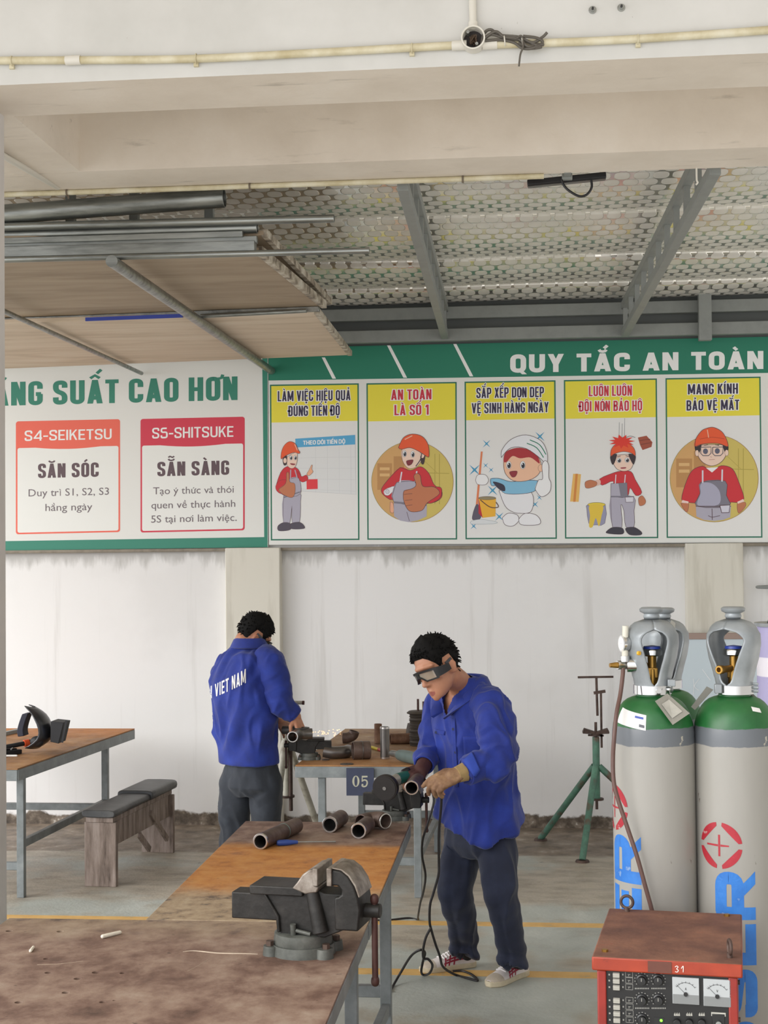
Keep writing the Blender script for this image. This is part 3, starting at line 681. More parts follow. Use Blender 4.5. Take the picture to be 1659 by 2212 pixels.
a.blob([(168, 785), (232, 778), (242, 880), (160, 892)], GREY, OUT, 2, 3); a.stroke([(178, 720), (176, 785)], GREY, 7, 0); a.stroke([(206, 722), (222, 780)], GREY, 7, 0); a.stroke([(132, 905), (240, 868)], GREYD, 8, 0)
a.blob([(78, 830), (100, 795), (148, 790), (160, 840), (120, 880), (85, 860)], RED, OUT)
a.blob([(98, 850), (145, 810), (150, 745), (166, 742), (172, 800), (205, 815), (205, 880), (180, 906), (120, 880)], BROWN, OUT, 2, 4)
a.blob([(150, 640), (215, 605), (221, 660), (206, 702), (180, 712), (155, 690)], FACE, OUT); a.blob([(125, 645), (152, 628), (152, 682), (132, 690)], '#3c2a2c'); a.ell(140, 660, 12, 18, FACE, OUT)
eyes(a, ((180, 641), (209, 641)), 10, 16); a.blob([(175, 678), (208, 682), (200, 690), (182, 688)], '#8c2f35')
a.blob([(114, 650), (116, 605), (135, 560), (170, 534), (208, 548), (228, 590), (239, 603), (232, 614), (200, 606), (150, 625)], ORG, OUT, 2); a.stroke([(205, 552), (222, 592)], '#e8b49a', 5); sub(a, 'worker_print', posters[0])
def roundel(f, po, cx, cy, r):
    a = mk('x', f, po); a.ell(cx, cy, r, r*.985, YG, None, n=64); R_ = r*.985
    def clip(pts): 
        out = []
        for x, y in pts:
            d = sqrt((x-cx)**2+(y-cy)**2); k = min(1, (R_-1)/d) if d > 0 else 1; out.append((cx+(x-cx)*k, cy+(y-cy)*k))
        return out
    n = 40; a.poly([(cx+r*.985*cos(t), cy+r*.97*sin(t)) for t in [pi*.56+pi*.86*i/n for i in range(n+1)]] + [(cx-r*.05, cy-r*.6)], TAN)
    for q in ((-.86, -.45, -.5, .2), (-.46, -.62, -.2, .5)): a.poly(clip([(cx+q[0]*r, cy+q[1]*r), (cx+q[2]*r, cy+q[1]*r), (cx+q[2]*r, cy+q[3]*r), (cx+q[0]*r, cy+q[3]*r)]), '#b3844e')
    for yy in (-.35, -.2): a.rect(cx-.8*r, cy+yy*r, cx-.56*r, cy+(yy+.07)*r, '#d3ab72')
    for x in (.55, .66): a.stroke([(cx+x*r, cy-.68*r), (cx+x*r, cy+.55*r)], '#ad9a45', 5, 0)
    a.stroke([(cx+.15*r, cy-.22*r), (cx+.9*r, cy-.2*r)], '#ad9a45', 5, 0); a.stroke([(cx+.3*r, cy-.5*r), (cx+.6*r, cy-.22*r)], '#ad9a45', 3, 0)
    a.stroke([(cx+r*cos(t), cy+r*.985*sin(t)) for t in [2*pi*i/60 for i in range(61)]], '#a0784a', 3, 0); sub(a, 'roundel_print', po)
roundel(O6, posters[1], 986, 800, 271)
a = mk('x', O6, posters[1], 22)
a.blob([(905, 705), (975, 725), (1040, 700), (1095, 745), (1130, 820), (1180, 860), (1170, 915), (1080, 945), (870, 920), (830, 915), (778, 860), (830, 780)], RED, OUT, 3, 4)
a.blob([(838, 935), (858, 945), (862, 1003), (838, 998)], SKIN, OUT, 2); a.blob([(800, 855), (858, 830), (866, 850), (830, 890), (800, 885)], '#dedde0', OUT, 2); a.ell(820, 866, 13, 14, '#c9c8cf', OUT)
a.poly([(862, 940), (1082, 950), (1080, 1030), (1020, 1058), (960, 1068), (905, 1058), (864, 1030)], GREY); a.stroke([(948, 1000), (966, 1062)], OUT, 3, 0)
a.blob([(880, 805), (1000, 798), (1010, 860), (1075, 900), (1080, 945), (862, 935)], GREY, OUT, 3, 3); a.stroke([(864, 937), (1080, 955)], GREYD, 13, 0)
a.stroke([(915, 735), (903, 805)], '#d0ced6', 9, 0); a.stroke([(1015, 730), (1005, 800)], '#d0ced6', 9, 0)
a.blob([(1060, 850), (1165, 835), (1180, 880), (1150, 925), (1085, 940)], RED, OUT, 3)
a.blob([(930, 860), (985, 845), (1010, 820), (995, 765), (1015, 745), (1038, 760), (1055, 830), (1130, 835), (1165, 880), (1085, 940), (1050, 990), (980, 1000), (945, 970), (925, 910)], BROWN, OUT, 3, 4)
for yy in (885, 925, 960): a.stroke([(930+(yy-885)*.15, yy), (985, yy-6)], OUT, 2.5, 0)
a.blob([(918, 585), (1000, 570), (1052, 600), (1050, 650), (1015, 700), (960, 712), (920, 660)], FACE, OUT, 2, 4); a.blob([(1040, 590), (1072, 600), (1062, 680), (1042, 672)], '#3c2a2c'); a.ell(1052, 620, 14, 24, FACE, OUT)
eyes(a, ((934, 614), (988, 618)), 13, 22); a.blob([(946, 662), (990, 655), (980, 684), (955, 692)], '#7b2430', OUT); a.stroke([(1050, 590), (1040, 650), (1008, 698)], '#3a3238', 6)
a.blob([(893, 575), (905, 545), (930, 505), (985, 484), (1050, 500), (1090, 555), (1096, 630), (1080, 632), (1030, 600), (970, 575), (915, 585)], ORG, OUT, 3, 4); a.stroke([(935, 520), (985, 495)], '#eeb79b', 6); sub(a, 'worker_print', posters[1])
# poster 3: a cleaner in white overalls with mop, bucket and sparkles (generic figure)
a = mk('x', lambda x, y: O6(x, y), posters[2])
def X3(x, y): return (570+x/3.0722, 780+y/3.0714)
def star(x, y, r, c='#3f93b8'):
    p = []
    for i in range(8): t = pi/4+pi*i/4; q = r if i % 2 == 0 else r*.16; p.append((x+q*cos(t), y+q*sin(t)))
    a.poly(p, c)
for x, y, r in ((1478, 548, 36), (1398, 722, 50), (1472, 692, 24), (1508, 722, 24), (1518, 858, 46), (1562, 1032, 40), (1392, 1095, 30), (1832, 500, 44), (1828, 905, 24), (1800, 950, 30)): star(x, y, r)
a.poly([(1440, 600), (1452, 600), (1420, 960), (1406, 960)], '#d87a4d'); a.blob([(1390, 1000), (1408, 955), (1424, 958), (1440, 1040), (1385, 1052)], '#565060', OUT); a.blob([(1375, 1062), (1440, 1050), (1540, 1066), (1530, 1078), (1385, 1082)], '#d2d5d6', '#7a8c92')
a.poly([(1425, 910), (1540, 908), (1536, 1030), (1450, 1040)], '#e0a92c'); a.poly([(1425, 910), (1452, 1040), (1424, 1010)], '#b3202a'); a.ell(1482, 909, 58, 11, '#8d8060', OUT, 2); a.stroke([(1436, 920), (1500, 968), (1556, 968), (1540, 935)], '#5b3a2c', 6)
sub(a, 'cleaning_kit_print', posters[2])
a = mk('x', O6, posters[2], 20)
a.blob([(1560, 860), (1650, 840), (1760, 860), (1790, 920), (1770, 1000), (1700, 1010), (1650, 1000), (1600, 960)], '#dedee0', OUT, 3, 4)
a.blob([(1582, 1040), (1620, 1010), (1680, 1020), (1690, 1060), (1650, 1095), (1600, 1085)], '#e1e1e3', OUT, 3); a.blob([(1690, 1050), (1730, 1012), (1800, 1018), (1835, 1055), (1820, 1085), (1710, 1086)], '#e1e1e3', OUT, 3)
a.blob([(1505, 780), (1560, 778), (1640, 800), (1740, 790), (1830, 800), (1800, 860), (1720, 880), (1600, 878), (1555, 830), (1510, 825)], '#7db4d0', OUT, 3, 4); a.blob([(1520, 800), (1590, 820), (1600, 862), (1560, 850)], '#2e2a3c')
a.blob([(1404, 790), (1420, 755), (1470, 755), (1490, 790), (1470, 820), (1420, 818)], '#e4e4e6', OUT, 2.5)
a.blob([(1592, 650), (1640, 590), (1740, 585), (1830, 650), (1830, 740), (1760, 790), (1660, 795), (1600, 740)], '#e9b596', OUT, 3, 4); a.blob([(1590, 660), (1610, 600), (1700, 575), (1800, 610), (1830, 680), (1770, 640), (1700, 645), (1650, 630), (1610, 670)], '#a3262c', None)
eyes(a, ((1625, 690), (1718, 690)), 17, 26); a.blob([(1630, 735), (1680, 730), (1670, 765), (1645, 768)], '#8a2630', OUT); a.ell(1838, 710, 18, 24, '#e9b596', OUT)
a.blob([(1575, 640), (1580, 590), (1640, 520), (1740, 490), (1840, 530), (1880, 610), (1875, 690), (1840, 650), (1740, 580), (1640, 575)], '#dcdde0', OUT, 3, 4)
for d in (0, 20): a.stroke([(1745+d, 545-d*1.1), (1810+d, 575-d), (1856+d*.8, 640-d)], '#1f7a5d', 6)
a.blob([(1800, 850), (1822, 790), (1850, 780), (1846, 690), (1868, 660), (1890, 690), (1890, 770), (1905, 810), (1895, 870), (1840, 900)], '#e4e4e6', OUT, 3, 4); sub(a, 'cleaner_print', posters[2])
# poster 4: startled worker hit on the helmet by a brick, bucket of yellow paint and brush
a = mk('x', O7, posters[3])
a.poly([(410, 722), (460, 725), (445, 902), (390, 900)], '#dcae5c'); a.poly([(425, 722), (440, 722), (425, 902), (410, 902)], '#c9803a')
a.blob([(497, 945), (503, 920), (615, 918), (612, 1040), (560, 1050), (510, 1040)], '#8f8fa8', OUT, 2, 2); a.ell(560, 920, 56, 14, '#d8c03c', OUT, 2)
a.blob([(515, 925), (600, 925), (592, 990), (575, 1060), (555, 1005), (535, 1062), (512, 1060), (518, 990)], '#d8b93a', None, k=3)
a.poly([(825, 490), (880, 478), (918, 520), (912, 550), (855, 570), (840, 540)], '#9a4a34'); a.stroke([(835, 510), (905, 500)], '#6e3224', 4, 0); a.stroke([(842, 535), (912, 522)], '#6e3224', 4, 0)
for x, y0 in ((706, 392), (724, 400), (741, 366)): a.stroke([(x, y0), (x-2, 495)], '#8a8a8c', 2.5, 0)
a.stroke([(748, 492), (775, 480), (808, 490)], '#55555a', 3); sub(a, 'falling_brick_print', posters[3])
a = mk('x', O7, posters[3], 16)
a.blob([(650, 870), (798, 870), (800, 960), (800, 1060), (748, 1062), (735, 960), (715, 920), (722, 1062), (662, 1062)], GREY, OUT, 2.5, 3)
a.blob([(620, 1095), (660, 1066), (725, 1070), (728, 1108), (640, 1106)], '#35313c', OUT); a.blob([(745, 1072), (800, 1064), (848, 1095), (840, 1115), (770, 1112)], '#35313c', OUT)
a.blob([(672, 715), (715, 705), (780, 708), (808, 760), (850, 840), (812, 862), (775, 812), (755, 870), (665, 860), (668, 770), (596, 796), (580, 755)], RED, OUT, 2.5, 3)
a.blob([(553, 765), (582, 762), (584, 788), (556, 798)], '#d9b4a6'); a.blob([(487, 775), (520, 762), (560, 775), (555, 800), (510, 815), (488, 808)], BROWN, OUT)
a.blob([(828, 880), (852, 862), (875, 895), (865, 920), (835, 925)], BROWN, OUT)
a.poly([(652, 785), (755, 780), (760, 872), (650, 872)], GREY); a.stroke([(652, 785), (755, 780), (760, 872), (650, 872), (652, 785)], OUT, 2.5, 0); a.poly([(700, 783), (755, 780), (760, 872), (715, 872)], GREYD); a.stroke([(684, 728), (680, 785)], '#cfcdd6', 6, 0); a.stroke([(744, 728), (740, 780)], '#cfcdd6', 6, 0)
a.stroke([(650, 868), (800, 870)], GREYD, 9, 0); a.shape([(742, 872), (797, 870), (795, 904), (748, 905)], '#cfcdd6', OUT, 3)
a.blob([(668, 605), (785, 600), (798, 640), (780, 690), (735, 706), (690, 690), (664, 645)], FACE, OUT, 2.5); a.blob([(648, 610), (690, 596), (676, 650), (660, 662)], '#33262a'); a.blob([(765, 596), (810, 606), (800, 660), (786, 650)], '#33262a')
eyes(a, ((704, 636), (756, 634)), 15, 16); a.blob([(715, 682), (748, 680), (745, 688), (720, 690)], '#a0434a'); a.stroke([(692, 614), (714, 608)], OUT, 4); a.stroke([(746, 606), (770, 612)], OUT, 4)
a.blob([(650, 610), (655, 565), (690, 530), (760, 528), (800, 560), (808, 606), (780, 588), (730, 580), (680, 592)], ORG, OUT, 2.5)
p = []
for i in range(22): t = 2*pi*i/22; q = 1 if i % 2 else .55; p.append((722+82*q*cos(t+.2)*(1.05), 516+46*q*sin(t+.2)))
a.poly(p, '#d5311f'); sub(a, 'worker_print', posters[3])
# poster 5: worker with protective glasses
roundel(O7, posters[4], 1314, 752, 283)
a = mk('x', O7, posters[4], 22)
a.blob([(1240, 672), (1300, 700), (1360, 670), (1430, 690), (1470, 770), (1505, 880), (1468, 905), (1420, 905), (1400, 920), (1200, 910), (1150, 905), (1105, 885), (1140, 760), (1180, 695)], RED, OUT, 3, 4)
a.blob([(1100, 912), (1148, 908), (1145, 960), (1128, 962)], BROWN, OUT); a.blob([(1462, 912), (1512, 905), (1512, 935), (1470, 975)], BROWN, OUT); a.poly([(1110, 890), (1150, 900), (1148, 912), (1104, 908)], '#e6c6bd'); a.poly([(1462, 902), (1500, 884), (1508, 900), (1466, 914)], '#e6c6bd')
a.poly([(1196, 925), (1422, 925), (1416, 1000), (1370, 1018), (1314, 1025), (1250, 1018), (1200, 995)], GREY)
a.blob([(1228, 775), (1385, 768), (1392, 860), (1408, 930), (1200, 930), (1222, 850)], GREYD, OUT, 3, 3); a.blob([(1230, 785), (1300, 785), (1350, 840), (1340, 920), (1210, 925), (1225, 850)], '#a3a1b4', None)
a.stroke([(1240, 700), (1240, 780)], '#cfcdd6', 10, 0); a.stroke([(1366, 695), (1364, 772)], '#cfcdd6', 10, 0); a.stroke([(1196, 930), (1422, 930)], OUT, 4, 0); a.shape([(1350, 925), (1415, 922), (1410, 970), (1362, 972)], '#c8c6d2', OUT, 5); a.stroke([(1300, 945), (1302, 1018)], OUT, 4, 0); a.stroke([(1275, 990), (1302, 1000), (1352, 990)], OUT, 3.5)
a.poly([(1262, 685), (1300, 714), (1340, 680)], '#e9e7e4')
a.blob([(1212, 540), (1385, 540), (1390, 600), (1355, 650), (1298, 672), (1240, 648), (1208, 598)], FACE, OUT, 3, 4); a.blob([(1190, 545), (1232, 530), (1222, 580), (1204, 598)], '#2c2226'); a.blob([(1368, 530), (1405, 545), (1396, 598), (1380, 580)], '#2c2226'); a.ell(1204, 590, 12, 20, FACE, OUT); a.ell(1394, 588, 12, 20, FACE, OUT)
a.ell(1258, 578, 16, 18, '#58586a'); a.ell(1334, 576, 16, 18, '#58586a')
for x0 in (1228, 1304): a.stroke([(x0, 552), (x0+66, 550), (x0+66, 590), (x0+50, 606), (x0+14, 606), (x0, 592), (x0, 552)], '#4a4850', 5, 0)
a.stroke([(1250, 540), (1275, 536)], '#2c2226', 5); a.stroke([(1320, 536), (1345, 540)], '#2c2226', 5); a.stroke([(1280, 632), (1318, 630)], '#b98577', 3); a.stroke([(1288, 612), (1300, 616)], '#b98577', 3)
a.blob([(1190, 548), (1196, 500), (1230, 450), (1262, 432), (1300, 424), (1335, 434), (1370, 460), (1396, 510), (1400, 548), (1340, 528), (1250, 530)], ORG, OUT, 3, 4); a.stroke([(1222, 500), (1300, 488), (1378, 498)], ORGD, 4); a.stroke([(1270, 440), (1278, 490)], '#eab79c', 5); sub(a, 'worker_print', posters[4])
for a in posters: a.make('poster', tr)
# ---------------------------------------------------------------- workbenches
def rusty(name, zones, seed=0.):
    k = LM(name, .72); base = k.ramp(k.noise(7, 9, (1, .8, 1), .68, distort=.1), zones[0]); c = base
    for (lo, hi, amt, fr, stops, axis) in zones[1:]:
        f = k.step(k.math('ADD', axis(k), k.math('MULTIPLY', k.math('SUBTRACT', k.noise(5, 6), .5), fr)), lo, hi)
        c = k.mix(k.math('MULTIPLY', f, amt), c, k.ramp(k.noise(12, 8, (1, 1, 1), .7), stops))
    pit = k.step(k.noise(26, 4, (1, 1., 1)), .68, .74); c = k.mix(k.math('MULTIPLY', pit, .55), c, '#2e241e'); k.bump(k.noise(50, 6), .2, .004)
    return k.out(c, k.ramp(k.noise(7), [(.3, (.5,)*3), (.7, (.85,)*3)]))
BRN = [(.28, '#4f3a2f'), (.42, '#71574a'), (.55, '#8d7565'), (.72, '#a39180')]
ORA = [(.3, '#98602f'), (.45, '#bd7c38'), (.6, '#c98d48'), (.74, '#b98a58')]
TANG = [(.34, '#4d4843'), (.46, '#94826a'), (.62, '#ab9a80'), (.75, '#8d8a80')]
Yp = lambda k: k.y; Yn = lambda k: k.math('MULTIPLY', k.y, -1.)
LEGM = M('grey_bench_paint', '#7f8586', .42, stops=[(.3, '#6a7070'), (.55, '#808687'), (.75, '#929898')], scale=9)
def workbench(label, C, z, mat, legs, rails, th=.008, railh=.05, origin=None, leg=.042, group='steel workbenches'):
    """C: four top corners (x, y) front-left, front-right, back-right, back-left"""
    ox, oy = origin or (sum(c[0] for c in C)/4, sum(c[1] for c in C)/4); t = thing('workbench', label, 'workbench', (ox, oy, 0), group)
    MB().prism(C, lambda a, b, w: V((a, b, w)), z-th, z).build('tabletop', mat, t, bevel=.0015)
    P = [V((a, b, z-th-railh/2-.0005)) for a, b in C]; cc = sum(P, V())/4; P = [p+(cc-p).normalized()*.006 for p in P]
    for i in range(4): MB().bar(P[i], P[(i+1) % 4], .012, railh).build('edge_rail', LEGM, t, bevel=.002)
    for x, y in legs: MB().bb(x-leg/2, x+leg/2, y-leg/2, y+leg/2, 0, z-th-.001).build('leg', LEGM, t, bevel=.003)
    for a, b, zz in rails: MB().bar((*a, zz), (*b, zz), .03, .045).build('stretcher', LEGM, t, bevel=.003)
    return t
# near bench (with bolt holes) and the bench behind it
k = rusty('rust_near', [BRN, (4.5, 4.8, .55, .35, TANG, Yp)])
tn = workbench('wide rusty brown workbench in the foreground with drilled holes and the big vice', [(-1.73, 3.25), (-.535, 3.25), (-.54, 4.80), (-1.735, 4.80)], .742, k, [(-1.66, 3.4), (-.66, 3.4), (-1.66, 4.7), (-.66, 4.5)], [((-1.66, 3.4), (-1.66, 4.7), .2), ((-.66, 3.4), (-.66, 4.5), .2)], origin=(0, 0))
top = next(c for c in tn.children if c.name.startswith('tabletop')); hol = MB()
for px, py, r in ((20, 2011, 8), (130, 2012, 8), (100, 2071, 7), (104, 2101, 8), (207, 2100.5, 9), (168, 2114, 9), (142, 2144, 9), (40, 2165, 9), (222, 2164.5, 8), (265, 2102, 7), (818/3.318, 2161, 4)):
    p = Uz(px, py, .742); r = r*(p.y/FPX); hol.cyl(p-V((0, 0, .03)), p+V((0, 0, .02)), r, n=16)
cut = hol.build('cut', k); bo = top.modifiers.new('holes', 'BOOLEAN'); bo.object = cut; bo.solver = 'EXACT'; bo.operation = 'DIFFERENCE'
top.modifiers.remove(top.modifiers['bevel']); dg = bpy.context.evaluated_depsgraph_get(); nm = bpy.data.meshes.new_from_object(top.evaluated_get(dg)); top.modifiers.clear(); nm.polygons.foreach_set('use_smooth', [False]*len(nm.polygons)); top.data = nm; bpy.data.objects.remove(cut)
MB().bb(-1.7, -.58, 3.3, 4.75, .70, .703).build('hole_shade_sheet', M('under_top_shade', '#241d19', .9), tn)  # added dark sheet below the top, stands for the shade seen through the holes
CHK = M('chalk', '#e3dccb', .85, var=.1, scale=60); CHKM = M('chalk_smear', '#b9a995', .9, var=.2, scale=30)
mb = MB(); pts = [(395, 2056), (420, 2054), (470, 2059), (520, 2060), (557, 2061)]; P = [Uz(x, y, .7424) for x, y in pts]
mb.tube([V((p.x, p.y, .742)) for p in catmull(P, 4)], lambda t: .0012+.0015*sin(pi*t), 6); mb.build('chalk_line', CHKM, tn)
for pts in (((405, 2098), (430, 2085), (450, 2072)), ((80, 2084), (130, 2082), (180, 2076))): MB().tube([V((p.x, p.y, .742)) for p in catmull([Uz(x, y, .742) for x, y in pts], 4)], .0006, 6).build('chalk_line', CHKM, tn)
def chalk(a, b, r, label): return solo('chalk_stub', MB().cap(Uz(*a, .742+r), Uz(*b, .742+r), r, r*.9), CHK, label, 'chalk', 'chalk stubs on the near bench')
chalk((222, 2023), (259, 2014), .0065, 'longer cream chalk stub lying near the middle of the near bench')
chalk((66, 2054), (72, 2046), .005, 'short cream chalk stub standing out at the left of the near bench')
k = rusty('rust_orange', [BRN, (-6.12, -5.98, .92, .22, ORA, Yn), (-5.4, -5.12, .95, .35, TANG, Yn)])
workbench('rusty orange topped workbench carrying loose pipes and the middle vice', [(-1.275, 4.81), (-.54, 4.81), (-.545, 6.56), (-1.285, 6.58)], .742, k, [(-.57, 5.68), (-1.25, 5.68), (-.60, 4.845), (-1.22, 4.845)], [((-.57, 5.68), (-1.25, 5.68), .265), ((-.57, 5.68), (-.60, 4.845), .2)], origin=(0, 0))
k = rusty('rust_back', [[(.28, '#6b5038'), (.45, '#8a6a4c'), (.6, '#9c8060'), (.75, '#a8926f')], (-8.9, -8.6, .4, .3, ORA, Yn)])
t5 = workbench('brown topped workbench with the number plate 05 standing by the back wall', [(-1.335, 8.30), (-.60, 8.31), (-.53, 10.0), (-1.265, 10.0)], .742, k, [(-1.19, 8.345), (-.65, 8.345), (-1.11, 9.6), (-.62, 9.6)], [((-1.19, 8.345), (-.65, 8.345), .20), ((-1.11, 9.6), (-.62, 9.6), .24), ((-.65, 8.345), (-.62, 9.6), .22)], origin=(0, 0), railh=.062)
k = rusty('rust_left', [[(.28, '#6d4c31'), (.45, '#8f6640'), (.6, '#a2774b'), (.75, '#b08a5e')], (9.3, 9.8, .7, .5, [(.3, '#a5642f'), (.6, '#c07c3d'), (.8, '#c88d50')], Yp)])
workbench('brown topped steel workbench at the left edge carrying the welding mask', [(-4.0, 8.12), (-2.885, 8.12), (-2.72, 9.99), (-3.85, 9.99)], .742, k, [(-2.90, 8.22), (-2.82, 9.62), (-3.8, 8.22), (-3.75, 9.62)], [((-2.90, 8.22), (-2.82, 9.62), .30), ((-3.8, 8.25), (-2.90, 8.25), .17), ((-3.75, 9.62), (-2.55, 9.62), .27)], origin=(0, 0), railh=.062)
# number plate
q = [U(x, y, 8.29) for x, y in ((748, 1659), (808, 1659), (808, 1718.5), (748.5, 1718.5))]; t = thing('number_plate', 'dark blue number plate reading 05 hung on the front rail of the bench', 'sign', (q[0].x, 8.29, q[2].z))
MB().prism([(p.x, p.z) for p in q], lambda a, b, w: V((a, w, b)), 8.286, 8.291).build('plate', M('navy_plate', '#353b52', .45, var=.15, scale=25), t, bevel=.001)
CRM = '#a9a894'; a = Art(lambda x, y: (580+x/4.1475, 1480+y/4.1475), 8.286)
n = 40; a.col(CRM); a.lay = 1
O_ = [(783+32*cos(2*pi*i/n), 861+50*sin(2*pi*i/n)) for i in range(n)]; I_ = [(783+14*cos(2*pi*i/n), 861+43*sin(2*pi*i/n)) for i in range(n)]
a.add([a.P(*p) for p in O_+I_], [(i, (i+1) % n, n+(i+1) % n, n+i) for i in range(n)])
a.poly([(838, 812), (886, 812), (888, 826), (838, 829)], CRM); a.poly([(836, 812), (844, 812), (844, 864), (834, 866)], CRM); a.stroke([(838, 862), (855, 850), (878, 856), (884, 880), (872, 904), (848, 908), (836, 896)], CRM, 13, 5); a.ell(842, 893, 9, 9, CRM)
a.make('digits', t)
# ---------------------------------------------------------------- bench vices
CAST = M('vice_cast_iron', '#33322f', .5, .35, stops=[(.3, '#1e1d1a'), (.55, '#2d2b28'), (.75, '#3d3a35')], scale=14, bump=.1, bscale=60)
JAWM = M('vice_jaw_steel', '#7d746a', .45, .5, stops=[(.3, '#5e544a'), (.5, '#857b70'), (.7, '#a59d92')], scale=22); BASEM = M('vice_base_grey', '#6d6f68', .5, .2, stops=[(.3, '#3f413b'), (.55, '#5a5c56'), (.75, '#6f7069')], scale=16)
BARM = M('vice_handle_brown', '#4a2e28', .5, .3, var=.25, scale=20)
def vice(label, group='bench vices'):
    t = thing('bench_vice', label, 'vice', (0, 0, 0), group); xz = lambda a, b, w: V((a, w, b))
    mb = MB().cyl((0, 0, 0), (0, 0, .03), .098, .094, 40)
    for sx in (-1, 1):
        for sy in (-1, 1): mb.cyl((sx*.082, sy*.05, 0), (sx*.082, sy*.05, .028), .028, .025, 20)
    mb.build('base_plate', BASEM, t)
    for sx in (-1, 1):
        for sy in (-1, 1): MB().cyl((sx*.088, sy*.052, .026), (sx*.088, sy*.052, .042), .012, n=6).build('bolt', M('bolt_brown', '#5b4a40', .5, .4), t)
    MB().lathe([(.088, .03), (.089, .034), (.086, .062), (.08, .066), (.001, .066)], (0, 0, 0), n=44).build('swivel_ring', BASEM, t)
    mb = MB(); mb.prism([(-.105, .185), (-.06, .118), (-.055, .06), (.085, .06), (.15, .088), (.158, .19), (.085, .19), (.06, .2), (.02, .21), (-.02, .2)], xz, -.052, .052)
    mb.prism([(-.147, .18), (-.147, .207), (-.012, .207), (.0, .214), (.02, .2), (.02, .18)], xz, -.065, .065)
    mb.cyl((.045, -.05, .2), (.075, -.06, .075), .02, .024, 20); mb.prism([(-.106, .183), (-.098, .183), (-.056, .118), (-.052, .07), (-.062, .07), (-.066, .116)], xz, -.062, -.05)
    mb.build('body', CAST, t, bevel=.005)
    pr = [(-.01, .205), (.006, .224), (.022, .247), (.042, .262), (.058, .266), (.058, .218), (.072, .212), (.066, .196), (.03, .19)]
    MB().prism(pr, xz, -.072, .072).build('fixed_jaw', JAWM, t, bevel=.004)
    MB().bb(.056, .071, -.078, .078, .216, .268).build('jaw_plate', JAWM, t, bevel=.002)
    MB().bb(-.215, .17, -.036, .036, .098, .178).build('slide_bar', CAST, t, bevel=.004)
    out = [(.10, .218), (.132, .218), (.142, .206), (.142, .193), (.132, .186), (.12, .184), (.12, .088), (.192, .088), (.198, .15), (.192, .185), (.18, .218), (.162, .246), (.14, .262), (.112, .266)]
    MB().prism(out, xz, -.07, .07).build('moving_jaw', CAST, t, bevel=.005)
    MB().prism([(.113, .267), (.14, .263), (.162, .247), (.181, .219), (.193, .186), (.199, .188), (.187, .222), (.167, .251), (.143, .268), (.113, .2715)], xz, -.068, .068).build('jaw_back', JAWM, t, bevel=.002)
    MB().bb(.099, .114, -.078, .078, .218, .27).build('jaw_plate', JAWM, t, bevel=.002)
    MB().cyl((.19, 0, .135), (.243, 0, .135), .021, n=24).build('screw_head', CAST, t, bevel=.003)
    h = MB().cyl((.224, 0, -.07), (.224, 0, .165), .0095, n=16).build('handle', BARM, t)
    for z0, z1 in ((.158, .178), (-.083, -.064)): 
        e = MB().cap((.224, 0, z0+.006), (.224, 0, z1-.006), .0128, n=16).build('handle_knob', BARM, t); e.parent = h
    MB().cyl((-.01, -.062, .066), (-.01, -.066, .098), .009, n=12).build('lock_bolt', BASEM, t)
    MB().cyl((.0, -.066, .08), (.045, -.068, .072), .006, n=12).build('lock_lever', BASEM, t)
    return t
v1 = vice('large dark bench vice with open jaws on the near bench'); p = Uz(655, 2056, .742); v1.location = p; v1.rotation_euler.z = radians(-9)
v2 = copy_tree(v1); p = Uz(852, 1769, .742); v2.location = p; v2.scale = (.65,)*3; v2.rotation_euler.z = radians(-4); v2['label'] = 'small dark vice gripping a pipe on the far corner of the orange bench'
v3 = copy_tree(v1); p = Uz(667, 1641, .742); v3.location = p+V((0, .02, 0)); v3.scale = (.60,)*3; v3.rotation_euler.z = radians(186); v3['label'] = 'small dark vice on the 05 bench beside the worker seen from the back'
# ---------------------------------------------------------------- pipes and tools on the benches
PIP = M('mill_pipe', '#5b4a44', .5, .35, stops=[(.3, '#43352f'), (.5, '#63524a'), (.7, '#7b6a60')], scale=10, bump=.08)
PIPR = M('rust_pipe', '#74533d', .65, .15, stops=[(.3, '#583d2d'), (.5, '#7b5a45'), (.7, '#94745c')], scale=12)
BRIGHT = M('ground_bright_steel', '#c9c6c2', .22, .95, var=.12, scale=40); DKIN = M('pipe_inside_shade', '#1d1a19', .8)
ELB = M('elbow_steel', '#6e6a66', .33, .75, var=.2, scale=10)
def pipe_thing(name, label, a, b, ro, ri, mat=PIP, endmat=BRIGHT, ends=(1, 0), group=None):
    a, b = V(a), V(b); d = (b-a).normalized(); t = thing(name, label, 'pipe', (a+b)/2 - V((0, 0, ro)), group)
    MB().pipe(a+d*.004, b-d*(.004 if ends[1] else 0), ro, ri).build('tube', mat, t)
    MB().pipe(a+d*.010, b-d*.010, ri-.0002, ri-.0015).build('bore_shade', DKIN, t)  # added dark liner, paints the shade inside the pipe
    if ends[0]: MB().pipe(a, a+d*.012, ro+.0004, ri-.0004).build('ground_end', endmat, t)
    if ends[1]: MB().pipe(b-d*.012, b, ro+.0004, ri-.0004).build('ground_end', endmat, t)
    return t
zt = .742; G5 = 'loose pipes on the benches'
r = .0325; a, b = Uz(562, 1818, zt+r), Uz(640, 1783, zt+r); t = pipe_thing('steel_pipe', 'long rusty pipe with a bright ring end lying on the orange bench', a, b, r, .026, group=G5)
m_ = a.lerp(b, .62); MB().pipe(m_, m_+(b-a).normalized()*.004, r+.0006, r-.001).build('weld_seam', M('seam_teal', '#7fa39a', .4, .5), t)
r = .034; pipe_thing('steel_pipe', 'short stubby pipe with bright end in the middle of the orange bench', Uz(712, 1782, zt+r), Uz(737, 1766, zt+r), r, .0275, group=G5)
